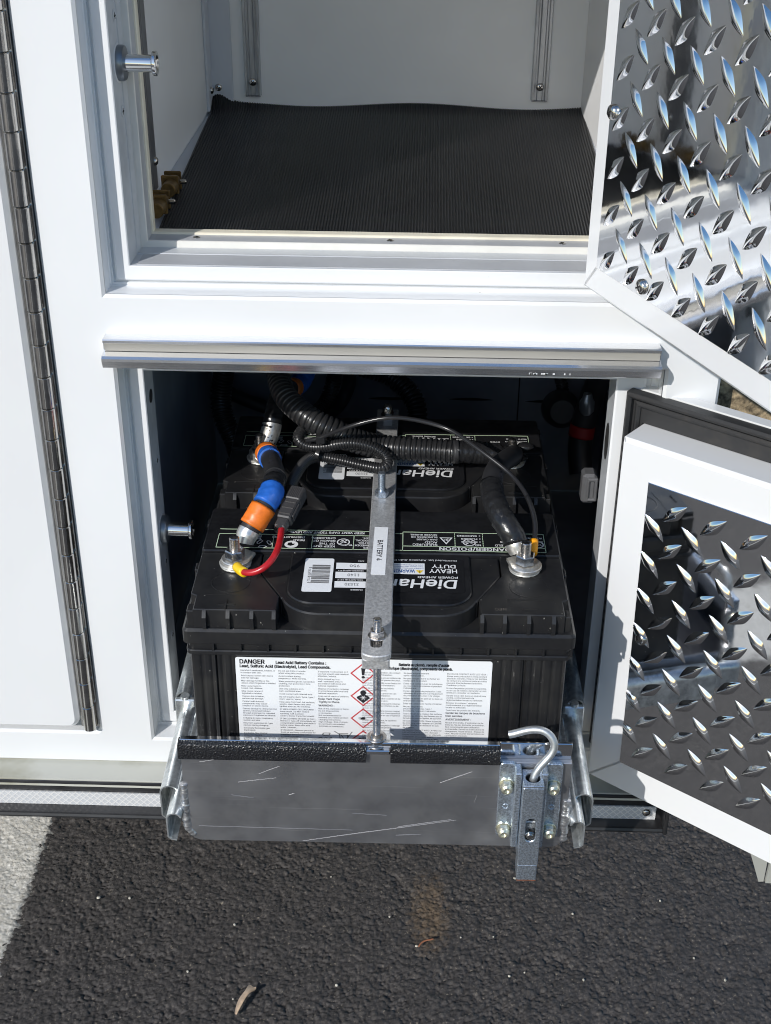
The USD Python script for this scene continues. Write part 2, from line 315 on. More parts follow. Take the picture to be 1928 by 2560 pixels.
# asphalt: grey-black stone with pale specks and one tan dust stain
mat('asphalt', {'g': ('geometry', {}), 'n': ('noise_texture', {'scale': 150.0, 'detail': 4.0}), 'c': ('rgb_ramp', {'ramp': [(.3, (.034, .031, .029)), (.55, (.064, .058, .055)), (.75, (.098, .088, .081))]}),
    'w': ('noise_texture', {'scale': 300.0, 'detail': 2.0}), 'wr': ('rgb_ramp', {'ramp': [(.66, (0, 0, 0)), (.72, (1, 1, 1))]}), 'm1': ('mix', {'color2': (.19, .165, .13)}),
    'st': ('mapping', {'location': (-.060 * 17, -.255 * 6.5, 0), 'scale': (17, 6.5, .4)}), 'sg': ('gradient_texture', {'gradient_type': 'spherical'}), 'sn': ('noise_texture', {'scale': 110.0, 'detail': 6.0, 'roughness': .7}),
    'sm': ('math', {'math_type': 'multiply'}), 'sr': ('map_range', {'from_min': .24, 'from_max': .40, 'to_min': 0, 'to_max': .6, 'clamp': True}), 'm2': ('mix', {'color2': (.155, .108, .066)}),
    'bn': ('noise_texture', {'scale': 500.0, 'detail': 4.0}), 'b': ('bump', {'strength': .5, 'distance': .0015}), 'p': ('principled_bsdf', {'roughness': .72, 'specular_ior_level': .35})},
    [('g.position', 'n.vector'), ('g.position', 'w.vector'), ('g.position', 'st.vector'), ('g.position', 'sn.vector'), ('g.position', 'bn.vector'), ('n.fac', 'c.fac'), ('w.fac', 'wr.fac'), ('c.color', 'm1.color1'), ('wr.color', 'm1.fac'),
     ('st.vector', 'sg.vector'), ('sg.fac', 'sm.value1'), ('sn.fac', 'sm.value2'), ('sm.value', 'sr.value'), ('sr.result', 'm2.fac'), ('m1.color', 'm2.color1'), ('m2.color', 'p.base_color'), ('bn.fac', 'b.height'), ('b.normal', 'p.normal')])
mat('pale_paving', {'g': ('geometry', {}), 'n': ('noise_texture', {'scale': 150.0, 'detail': 5.0}), 'c': ('rgb_ramp', {'ramp': [(.3, (.44, .415, .36)), (.5, (.60, .575, .52)), (.7, (.74, .715, .66))]}),
    'x': ('separate_xyz', {}), 'en': ('noise_texture', {'scale': 240.0, 'detail': 4.0}), 'em': ('math', {'math_type': 'multiply_add', 'value2': .030, 'value3': -.015}), 'ea': ('math', {'math_type': 'add'}), 'er': ('map_range', {'from_min': -.4915, 'from_max': -.4765, 'clamp': True}), 'mx': ('mix', {'color2': (.060, .055, .050)}),
    'bn': ('noise_texture', {'scale': 320.0, 'detail': 4.0}), 'b': ('bump', {'strength': .5, 'distance': .002}), 'p': ('principled_bsdf', {'roughness': .85})},
    [('g.position', 'n.vector'), ('g.position', 'bn.vector'), ('n.fac', 'c.fac'), ('g.position', 'x.vector'), ('g.position', 'en.vector'), ('en.fac', 'em.value1'), ('x.x', 'ea.value1'), ('em.value', 'ea.value2'), ('ea.value', 'er.value'), ('er.result', 'mx.fac'), ('c.color', 'mx.color1'), ('mx.color', 'p.base_color'), ('bn.fac', 'b.height'), ('b.normal', 'p.normal')])
# retroreflective tape: a honeycomb of small diamonds
mat('reflective', {'c': ('texture_coordinate', {}), 'm': ('mapping', {'rotation': (0, .785398, 0), 'scale': (190, 0, 190)}), 's': ('separate_xyz', {}), 'fx': ('math', {'math_type': 'pingpong', 'value2': .5}), 'fz': ('math', {'math_type': 'pingpong', 'value2': .5}),
    'mn': ('math', {'math_type': 'minimum'}), 'r': ('rgb_ramp', {'ramp': [(.06, (.78, .77, .76)), (.12, (.62, .63, .65))]}), 'rr': ('map_range', {'from_min': .06, 'from_max': .12, 'to_min': .5, 'to_max': .22, 'clamp': True}), 'b': ('bump', {'strength': .3, 'distance': .0006, 'invert': True}),
    'p': ('principled_bsdf', {'metallic': .15})},
    [('c.object', 'm.vector'), ('m.vector', 's.vector'), ('s.x', 'fx.value1'), ('s.z', 'fz.value1'), ('fx.value', 'mn.value1'), ('fz.value', 'mn.value2'), ('mn.value', 'r.fac'), ('mn.value', 'rr.value'), ('r.color', 'p.base_color'), ('rr.result', 'p.roughness'), ('mn.value', 'b.height'), ('b.normal', 'p.normal')])

# ------------------------------------------------------------------ ground
def stones(x, y):
    """Height of a coarse asphalt surface: rounded stones packed side by side."""
    P = np.c_[x.ravel(), y.ravel()]
    lo, hi = P.min(0) - .02, P.max(0) + .02
    g = .0036; gx, gy = np.arange(lo[0], hi[0], g), np.arange(lo[1], hi[1], g)
    S = np.stack(np.meshgrid(gx, gy), -1).reshape(-1, 2); r = np.random.default_rng(3); S = S + r.uniform(-.5, .5, S.shape) * g * .95
    h = r.normal(0, .0010, len(S)) + (meshkit.noise(np.c_[S * 60, np.zeros(len(S))], 5) - .5) * .0040
    t = cKDTree(S); d, i = t.query(P, k=4)
    z = (h[i] - d ** 1.6 * 12).max(1)
    z += (meshkit.fbm(np.c_[P * 420, np.zeros(len(P))], 3, 9) - .5) * .0036
    c = -.0004; z = np.where(z > c, c + (z - c) * .55, z)
    return z.reshape(x.shape)
def ground_mesh(xs_f, ys_f, xs_out, ys_out, z0, edge=None, k=1.0):
    xs = np.unique(np.r_[xs_out, xs_f]); ys = np.unique(np.r_[ys_out, ys_f]); X, Y = np.meshgrid(xs, ys); Z = np.zeros_like(X)
    ix = (xs >= xs_f[0] - 1e-9) & (xs <= xs_f[-1] + 1e-9); iy = (ys >= ys_f[0] - 1e-9) & (ys <= ys_f[-1] + 1e-9)
    s = np.ix_(iy, ix); Z[s] = stones(X[s], Y[s]) * k
    if edge is None: Z -= .004 * (np.clip((-.492 - X) / .01, 0, 1) * (X > -.71))
    if edge is not None: Z -= .0020 * np.clip((X + .488) / .007, 0, 1); X = edge(X, Y)
    return grid_mesh(np.stack([X, Y, Z + z0], -1))
struct('asphalt', ground_mesh(np.arange(-.56, .62, .00125), np.arange(0.03, .50, .00135), np.r_[-150, -40, -10, -4, -2, -1.2, -.8, .9, 1.4, 2, 4, 10, 40, 150], np.r_[-150, -40, -10, -4, -2, -1, -.5, -.2, .8, 1.2, 2, 4, 10, 40, 150], -.002), 'asphalt', True)
def pale_edge(X, Y):
    w = np.clip((X + .53) / .05, 0, 1)
    return X + w * (meshkit.fbm(np.stack([Y * 90, Y * 0, Y * 0], -1), 3, 4) - .5) * .012
struct('painted_line', ground_mesh(np.arange(-.56, -.4700, .00125), np.arange(0.03, .50, .00135), np.r_[-.70, -.68, -.64, -.60], np.r_[-8, -4, -2, -1, -.5, -.2, .8, 1.2, 2, 4, 8], -.0010, pale_edge, .5), 'pale_paving', True)

# ------------------------------------------------------------------ the service truck body
T = thing('service_truck', 'white service truck body with two open compartment doors lined with bright tread plate', 'truck', (0, 0, .39), truck=True)
UO = (-.2246, .2220, .953, 1.38)          # upper opening x0 x1 z0 z1
LO = (-.2215, .2318, .497, .8960)         # lower opening
DO = (-1.2, -.2735, .5105, 1.6)           # recess of the closed door on the left
panel = prism([(-1.6, .4655), (.278, .4655), (.278, 1.50), (-1.6, 1.50)], -.0, .020, bb=.0025, axis='y',
    holes=[rect(*UO), rect(*LO), rrect(-1.5, -.2735, .503, 1.455, .006, 3)])
part(T, 'front_panel', panel, 'white_paint', 25)
part(T, 'end_panel', bx(.2755, .278, .0205, .85, .4655, 1.50), 'white_paint', 25)
part(T, 'door_recess', bx(-1.52, -.262, .021, .024, .49, 1.46), 'white_paint', False)
part(T, 'top_panel', bx(-1.6, .2753, .0205, .85, 1.496, 1.50), 'white_paint', False)
part(T, 'underbody', bx(-1.6, .277, .0205, 1.4, .40, .46), 'rail_black', False)
def frame(op, prof, name, matname, parent=T, kr=1.0):
    x0, x1, z0, z1 = op; V = []
    for d, y in prof: V.append(np.array([(x0 + d, y, z0 + d), (x1 - d * kr, y, z0 + d), (x1 - d * kr, y, z1 - d), (x0 + d, y, z1 - d)]))
    v = np.vstack(V); F = []
    for i in range(len(prof) - 1):
        for k in range(4):
            a, b = i * 4 + k, i * 4 + (k + 1) % 4
            F += [(a, a + 4, b + 4), (a, b + 4, b)]
    # split so that flat faces stay flat
    return part(parent, name, trimesh.Trimesh(v, np.array(F), process=False), matname, False)
R0 = .0012
frame(UO, [(.0004, .0024), (.0004, .0205), (.0010, .0222), (.0030, .0222), (.0032, .0245), (.0052, .0245), (.0054, .0215), (.0066, .0208), (.0168, .0208), (.0176, .0216)], 'upper_door_frame', 'white_paint')
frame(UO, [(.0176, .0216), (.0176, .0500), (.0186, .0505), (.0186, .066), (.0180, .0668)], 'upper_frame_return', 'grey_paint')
frame(UO, [(.0180, .0668), (.0234, .0672), (.0240, .0680), (.0240, .0690)], 'outer_lip', 'off_white')
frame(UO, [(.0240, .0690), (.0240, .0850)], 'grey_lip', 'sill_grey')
frame(UO, [(.0240, .0850), (.0252, .0852), (.0258, .0862), (.0258, .0950), (.018, .0955), (.0, .0960)], 'inner_lip', 'cream')
part(T, 'sill_plate', bx(-.2015, .2025, .0240, .0664, .9704, .9712), 'sill_grey')
frame(LO, [(.0004, .0024), (.0004, .0205), (.0010, .0222), (.0030, .0222), (.0032, .0240), (.0050, .0240), (.0052, .0212), (.0062, .0208), (.0168, .0208), (.0176, .0216)], 'lower_door_frame', 'white_paint', kr=2.03)
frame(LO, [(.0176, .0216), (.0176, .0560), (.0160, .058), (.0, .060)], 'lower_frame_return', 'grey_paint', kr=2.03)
# upper compartment liner
part(T, 'floor', bx(-.224, .216, .0965, .578, .950, .9735), 'liner_grey', False)
part(T, 'left_wall', bx(-.226, -.2215, .0965, .578, .9737, 1.395), 'liner', False)
part(T, 'right_wall', bx(.2145, .219, .0965, .578, .9737, 1.395), 'liner', False)
part(T, 'back_wall', bx(-.2213, .2143, .5752, .580, .9737, 1.395), 'liner', False)
part(T, 'ceiling', bx(-.2213, .2143, .0965, .5750, 1.39, 1.395), 'liner', False)
part(T, 'corner_post', cat(bx(-.2213, -.1935, .5712, .5750, .9765, 1.389, .0008), bx(-.2213, -.2180, .545, .5710, .9765, 1.389, .0008)), 'liner_grey')
for z, y, ax, x in ((.9996, .5711, (0, -1, 0), -.2105), (.9985, .560, (1, 0, 0), -.2179)):
    h, c = panhead(.0042, .003, (x, y, z), ax); p = part(T, 'wall_screw', h, 'chrome_dirty'); part(p, 'cross_slot', c, 'hole_dark', False)
def wall_track(x0, x1, zb):
    w = x1 - x0; y = .5751; prof = []
    xs = [0, .0012, .0034, .0046, .0062, .0075, w - .0075, w - .0062, w - .0046, w - .0034, w - .0012, w]; hs = [.0006, .0046, .0046, .0012, .0012, .003, .003, .0012, .0012, .0046, .0046, .0006]
    poly = [(x0 + a, y - h) for a, h in zip(xs, hs)] + [(x1, y - .0002), (x0, y - .0002)]
    p = part(T, 'wall_track', prism(poly, zb, 1.389, bb=.0004), 'track_alu')
    h, c = panhead(.0046, .0032, ((x0 + x1) / 2, y - .003, zb + .0155), (0, -1, 0), .7); s = part(p, 'screw', h, 'chrome_dirty'); 
    part(p, 'track_end', bx(x0 + .001, x1 - .001, y - .0042, y - .0003, zb - .0014, zb - .0002, .0004), 'track_alu')
    part(p, 'screw_slot', c, 'hole_dark', False)
wall_track(-.1800, -.1605, .9905); wall_track(.1545, .1745, .9895)
st = part(T, 'side_track', cat(bx(-.2213, -.2110, .157, .1615, .990, 1.389, .0006), bx(-.2140, -.2110, .1622, .181, .990, 1.389, .0006)), 'track_dark')
h, c = panhead(.0040, .003, (-.2109, .172, 1.0165), (1, 0, 0)); part(st, 'screw', h, 'chrome_dirty')
def striker(x, y, z, L=.0300):
    p = part(T, 'striker_bolt', cat(lathe([(0, .006), (.0066, .006), (.0066, L - .0036), (.0086, L - .0034), (.0092, L - .0026), (.0092, L - .0006), (.0086, L), (.0062, L), (.0048, L - .0012), (0, L - .0012)], (x, y, z), (1, 0, 0.0), 32)), 'alu_polished')
    part(p, 'base_washer', lathe([(0, .0002), (.0132, .0002), (.0134, .001), (.0134, .0040), (.0126, .0055), (.0090, .0062), (0, .0062)], (x, y, z), (1, 0, 0), 36), 'zinc_dark', label='dark zinc base washer')
    part(p, 'gasket', washer(.0148, .0006, (x - .0004, y, z), (1, 0, 0)), 'white_paint')
striker(-.2068, .0452, 1.1244)
striker(-.2038, .0395, .7120, .0285)
def flush_screw(x, y, z, r=.0046):
    a = lathe([(r, 0), (r, .0003), (r * .9, .0005), (0, .0005)], (x, y, z), (1, 0, 0), 20); p = part(T, 'frame_screw', a, 'grey_paint')
    part(p, 'cross_slot', cat(bx(x + .0005, x + .0007, y - .0005, y + .0005, z - .0024, z + .0024), bx(x + .0005, x + .0008, y - .0024, y + .0024, z - .0005, z + .0005)), 'hole_dark', False)
for z in (1.1587, 1.0879): flush_screw(-.2069, .0452, z)
for z in (.782, .676, .592): flush_screw(-.2038, .042, z)
for x in (-.161, .003, .148):
    h, c = panhead(.0028, .0010, (x, .0770, .9772), (0, 0, 1)); p = part(T, 'sill_screw', h, 'chrome_dirty'); part(p, 'cross_slot', c, 'hole_dark', False)
part(T, 'frame_hole', lathe([(0, 0), (.0062, 0), (.0062, .0004), (0, .0004)], (-.2039, .041, .846), (1, 0, 0), 20), 'hole_dark')
part(T, 'drain_hole', aim(lathe([(0, 0), (1, 0), (1, .0004), (0, .0004)], (0, 0, 0), (0, 0, 1), 28).apply_transform(np.diag([.0175, .0085, 1, 1])), (.1958, .0385, .812), (-1, 0, 0)), 'hole_dark')
# lower compartment
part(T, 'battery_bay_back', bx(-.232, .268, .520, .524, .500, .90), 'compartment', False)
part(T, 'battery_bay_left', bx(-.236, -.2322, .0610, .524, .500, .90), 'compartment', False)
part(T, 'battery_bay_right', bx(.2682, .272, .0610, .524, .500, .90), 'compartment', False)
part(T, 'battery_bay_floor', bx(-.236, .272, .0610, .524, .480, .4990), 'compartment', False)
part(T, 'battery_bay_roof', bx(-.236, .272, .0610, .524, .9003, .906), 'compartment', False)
for (x, z) in ((.0985, .6624), (.0985, .6292), (.0985, .5955), (-.005, .628), (-.005, .661), (.195, .628)):
    pts = [(x - .028 + .056 * k / 12, z + .0022 * math.sin(math.pi * k / 12)) for k in range(13)] + [(x + .028 - .056 * k / 12, z - .0012 * math.sin(math.pi * k / 12)) for k in range(1, 12)]
    part(T, 'louvre_slot', prism(pts, .5188, .5199, axis='y'), 'black_recess', False)
part(T, 'bay_seam', bx(.1575, .1590, .5185, .5198, .505, .89), 'black_recess', False)
part(T, 'bay_connector', cat(bx(.1815, .1945, .0610, .078, .7360, .7660, .0025), bx(.1860, .1880, .0585, .0650, .7405, .7615, .001), bx(.1925, .1955, .0585, .0650, .7405, .7615, .001), bx(.1860, .1955, .0585, .0650, .7600, .7635, .001), bx(.1860, .1955, .0585, .0650, .7395, .7425, .001)), 'track_dark')
# drip rail
RZ = .8975
rail = [(-.0002, RZ + .0225), (-.0125, RZ + .0225), (-.0132, RZ + .0215), (-.0132, RZ + .0195), (-.0120, RZ + .0188), (-.0112, RZ + .0125), (-.0150, RZ + .0118), (-.0205, RZ + .0110), (-.0222, RZ + .0092), (-.0224, RZ + .0070), (-.0200, RZ + .0008), (-.0188, RZ), (-.0140, RZ), (-.0140, RZ + .0062), (-.0002, RZ + .0075)]
dr = part(T, 'drip_rail', prism(rail, -.2272, .2240, axis='x'), 'rail_bead', 22)
part(dr, 'rail_face', bx(-.2262, .2232, -.0128, -.0119, RZ + .0127, RZ + .0186), 'alu_satin', False)
for k in range(14):
    x = .118 + .021 * rng.random() + (.025 if k > 11 else 0); part(dr, 'paint_fleck', bx(x, x + .0006 + .0018 * rng.random(), -.0212, -.0206, RZ + .0024, RZ + .0032 + .0008 * rng.random()), 'white_paint', False)
# rub rail with reflective tape
yb = -.0262
part(T, 'rub_rail_top', prism([(.0190, .4652), (yb + .001, .4652), (yb, .4648), (yb, .4590), (yb + .0025, .4583), (yb + .0022, .4545), (-.0004, .4545)], -1.6, .2790, axis='x'), 'rail_top', 25)
part(T, 'rub_rail_trim', prism([(yb - .0006, .4640), (yb - .0014, .4634), (yb - .0014, .4604), (yb - .0006, .4596)], -1.6, .2790, axis='x'), 'rail_black', 25)
part(T, 'rub_rail_web', prism([(-.0004, .4543), (-.0105, .4543), (-.0105, .4200), (-.0004, .4200)], -1.6, .2790, axis='x'), 'rail_black', 25)
part(T, 'rub_rail_bottom', prism([(-.0004, .4198), (-.0004, .4145), (-.0200, .4145), (yb, .4155), (yb - .0006, .4178), (yb + .0005, .4200), (yb + .003, .4206)], -1.6, .2790, axis='x'), 'rail_black', 25)
part(T, 'rub_rail_end', bx(.2792, .2835, -.0285, .010, .4135, .4665, .0015), 'rail_black')
part(T, 'reflective_tape', bx(-1.6, -.195, -.0125, -.0108, .4202, .4362), 'reflective', False)
rt = part(T, 'reflective_tape', bx(.150, .2735, -.0125, -.0108, .4202, .4362), 'reflective', False)
h, c = panhead(.0042, .003, (.2640, -.0126, .4300), (0, -1, 0)); part(rt, 'screw', h, 'chrome_dirty')
part(T, 'wheel_arch_panel', bx(.2795, .62, .030, .036, .56, 1.06, .002), 'litter', label='brown dirt-crusted wheel arch panel glimpsed between the two open doors')
part(T, 'fender_bracket', cat(prism([(.372, .385), (.397, .385), (.3975, .3275), (.3925, .3270)], 0, .004, axis='y'), prism([(.4005, .385), (.435, .385), (.435, .3275), (.399, .3275)], -.002, .002, axis='y'), bx(.278, .372, .012, .016, .46, .55), prism([(.30, .46), (.435, .46), (.435, .386), (.372, .386)], .002, .010, axis='y')), 'fender_metal', 25, label='pale weathered sheet metal corner at the far right edge')
# closed door on the left, with its piano hinge
ld = part(T, 'left_door', prism(rrect(-1.48, -.2905, .5135, 1.45, .012, 5), -.0085, .018, bb=.004, axis='y'), 'white_door', 30, label='closed white door with a piano hinge along its edge')
HX, HY = -.2815, -.0045
part(ld, 'hinge_leaf', cat(bx(-.2905, HX, -.0012, .0012, .5115, 1.44), bx(HX, -.2740, -.0010, .0010, .5115, 1.44)), 'chrome_dirty', False)
z = .5115; k = 0
while z < 1.22:
    tilt = rng.normal(0, .00012)
    part(ld, 'hinge_knuckle', lathe([(0, 0), (.0052, 0), (.0060, .0006), (.0060, .0274), (.0052, .0280), (0, .0280)], (HX + tilt, HY, z), (0, 0, 1), 24), 'chrome_dirty'); z += .0286; k += 1
part(ld, 'hinge_pin', lathe([(0, 0), (.0036, 0), (.0036, .70), (0, .70)], (HX, HY, .512), (0, 0, 1), 12), 'track_dark')

# ------------------------------------------------------------------ open doors with tread plate
def lug():
    n, w = 19, 13; t = np.linspace(-1, 1, n)[:, None]; u = np.linspace(-1, 1, w)[None]
    hw = .0056 * np.maximum(1 - np.abs(t) ** 1.4, .0) ** .9 + .0002; h = .0023 * np.maximum(1 - np.abs(t) ** 2.0, 0) * np.maximum(1 - np.abs(u) ** 1.9, 0) ** 1.35
    P = np.stack([np.broadcast_to(t * .0148, (n, w)), u * hw, h - .00008], -1); return grid_mesh(P)
LUG = lug()
class DoorFrame:
    def __init__(s, A, d, n): s.A, s.d, s.n = np.array(A, float), np.array(d, float) / np.linalg.norm(d), np.array(n, float) / np.linalg.norm(n)
    def put(s, m):                         # local: x = along the door, y = towards the viewer, z = world height
        v = np.asarray(m.vertices); w = s.A + v[:, :1] * s.d + v[:, 1:2] * s.n; w[:, 2] += v[:, 2] - s.A[2]
        w[:, 2] = v[:, 2]; return trimesh.Trimesh(w, m.faces, process=False)
def tread_plate(fr, outline, a0, b0, pz, ps, lift, matname, parent):
    pg = Polygon(outline); v, f = trimesh.creation.triangulate_polygon(pg.buffer(-.0003), engine='earcut')
    x0, z0, x1, z1 = pg.bounds; ms = []
    pl = prism(outline, -lift, .0004 - lift - .0022, bb=.0004, axis='y') if False else prism(outline, -.0004, lift, bt=.0004, axis='y')
    ms.append(fr.put(pl))
    for base, ang in ((a0, -45), (b0, 45)):
        for i in range(-12, 14):
            for j in range(-16, 17):
                s, z = base[0] + i * ps, base[1] + j * pz
                if not pg.buffer(-.0035).contains(Point(s, z)): continue
                L = LUG.copy(); a = math.radians(ang + rng.normal(0, .8)); c, sn = math.cos(a), math.sin(a); w = np.asarray(L.vertices)
                inside = pg.buffer(.0001)
                q = np.c_[s + w[:, 0] * c - w[:, 1] * sn, np.full(len(w), lift) + w[:, 2], z + w[:, 0] * sn + w[:, 1] * c]
                keep = shapely.contains_xy(inside, q[:, 0], q[:, 2]); ff = L.faces[keep[L.faces].all(1)]
                if len(ff): ms.append(fr.put(trimesh.Trimesh(q, ff, process=False)))
    return part(parent, 'tread_plate', cat(*ms), matname, 40)
# lower door, swung wide open
n_l = (-.609, -.793, 0); d_l = (.793, -.609, 0)
F1 = DoorFrame((.1987, -.02, .845), d_l, n_l); W1 = .36
z0, z1 = .4825, .8446
def pan(fr, W, z0, z1, depth, rad, holes=()):
    """Folded sheet pan: front face towards the viewer with softly rounded edges and deep sides."""
    b = .0035
    m = prism(rrect(0, W, z0, z1, .0012, 2), -depth, 0, bt=b, axis='y'); return fr.put(m)
lo_door = part(T, 'lower_door', pan(F1, W1, z0, z1, .040, .004), 'white_door', 28, label='lower open door with a tread plate panel and black seal')
part(lo_door, 'outer_skin', F1.put(cat(prism(rrect(-.016, W1 + .026, z0 - .026, z1 + .028, .012, 5), -.058, -.0405, bb=.006, axis='y'))), 'white_door', 28)
def seal_strip(x0, x1, z0, z1, yb):
    """Bulb seal round the flange: a flat tongue and a raised lip."""
    o, i = rect(x0, x1, z0, z1), None; ms = []
    ms.append(prism(rect(x0, x1, z0, z1), yb, yb + .006, axis='y', holes=[rect(-.0006, W1 + .0006, z0 + .0219, z1 - .0244)]))
    ms.append(prism(rect(x0 - .002, x1 + .002, z0 - .002, z1 + .002), yb + .001, yb + .013, bt=.002, axis='y', holes=[rect(x0 + .003, x1 - .003, z0 + .003, z1 - .003)]))
    ms.append(prism(rect(x0 + .0055, x1 - .0055, z0 + .0055, z1 - .0055), yb + .002, yb + .0095, bt=.0018, axis='y', holes=[rect(x0 + .0105, x1 - .0105, z0 + .0105, z1 - .0105)]))
    return cat(*ms)
part(lo_door, 'rubber_seal', F1.put(seal_strip(-.0135, W1 + .0225, z0 - .0225, z1 + .0250, -.0403)), 'seal_rubber', 35)
tp = tread_plate(F1, [(.0288, .8130), (W1 - .03, .8130), (W1 - .03, .5180), (.0345, .5180)], (.0389, .7735), (.0558, .7924), .0360, .0349, .0018, 'tread_low', lo_door)
def door_screw(fr, s, z, parent, y=.0018):
    o = fr.A + s * fr.d + y * fr.n; o[2] = z; h, c = panhead(.0056, .0036, o, fr.n, .5); p = part(parent, 'panel_screw', h, 'chrome_dirty'); part(p, 'cross_slot', c, 'hole_dark', False) if parent.count('/') < 4 else None
for s, z in ((.0408, .6610),): door_screw(F1, s, z, lo_door)
part(lo_door, 'flange_hole', F1.put(lathe([(0, 0), (.0018, 0), (.0018, .0005), (0, .0005)], (.088, -.0395, z1 + .0120), (0, 1, 0), 12)), 'hole_dark')
# upper door
F2 = DoorFrame((.1549, -.02, .97), (.375, -.927, 0), (-.927, -.375, 0)); W2 = .37
up_door = part(T, 'upper_door', pan(F2, W2, .9738, 1.40, .046, .004), 'white_door', 28, label='upper open door with a mirror bright tread plate panel')
part(up_door, 'outer_skin', F2.put(prism(rrect(.002, W2 + .02, .9560, 1.41, .012, 5), -.062, -.0465, bb=.006, axis='y')), 'white_door', 28)
tread_plate(F2, [(.0215, .9965), (W2 - .03, .9965), (W2 - .03, 1.38), (.0195, 1.38)], (.0546, 1.1270), (.0362, 1.1445), .0345, .0342, .0018, 'tread', up_door)
for s, z in ((.0258, 1.1125), (.0880, 1.0042)): door_screw(F2, s, z, up_door)

# ------------------------------------------------------------------ ribbed rubber mat
def mat_mesh():
    nx = 760; xs = np.linspace(-.1975, .1985, nx); ys = np.r_[.0958, .0962, np.linspace(.10, .574, 60)]
    X, Y = np.meshgrid(xs, ys)
    k = np.clip((Y - .0958) / (.574 - .0958), 0, 1)
    Xw = X * (1 + .105 * k) - .0015 * k
    ph = ((X + .2) / .00262) % 1.0
    rib = .0011 * np.clip(np.minimum(ph, 1 - ph) * 5.5 - .6, 0, 1)
    back = .006 * np.clip((Y - .545) / .03, 0, 1) ** 2 * (.35 + .9 * np.sin(X * 14 + 1.2) ** 2)
    wav = (meshkit.fbm(np.stack([X * 9, Y * 9, X * 0], -1), 2, 3) - .5) * .0022
    corner = .010 * np.exp(-((X + .19) / .012) ** 2 - ((Y - .57) / .02) ** 2)
    Z = .9762 + rib + back + wav + corner; Z[0] = .9740
    return grid_mesh(np.stack([Xw, Y, Z], -1))
IN_TRUCK.add('/World/rubber_mat'); solo('rubber_mat', mat_mesh(), 'mat_rubber', 'black ribbed rubber mat covering the upper compartment floor', 'mat', 25)
# brass clips beside the mat
def brass_clip(x, y, z, label):
    t = thing('brass_clip', label, 'clip', (x, y, z), truck=True, group='brass clips at the left edge of the mat')
    part(t, 'plate', bx(x - .005, x + .011, y - .002, y + .002, z, z + .017, .0008), 'brass'); part(t, 'plate', bx(x - .005, x + .011, y + .014, y + .0165, z, z + .017, .0008), 'brass')
    part(t, 'roller', lathe([(0, 0), (.0062, 0), (.0068, .0008), (.0068, .017), (.0055, .0185), (.0025, .0185), (.0025, .021), (0, .021)], (x + .004, y - .0185, z + .0076), (0, 1, 0), 20), 'brass')
    part(t, 'bridge', bx(x - .004, x + .010, y - .001, y + .0155, z + .0055, z + .0125, .0008), 'brass')
    part(t, 'end_pin', lathe([(0, 0), (.0022, 0), (.0022, .005), (.0012, .006), (0, .006)], (x + .011, y + .008, z + .009), (1, 0, 0), 12), 'chrome_dirty')
brass_clip(-.2075, .1420, .9775, 'worn brass clip standing nearest the front edge of the black mat')
brass_clip(-.2080, .2060, .9775, 'worn brass clip behind the other one, below the dark wall track')

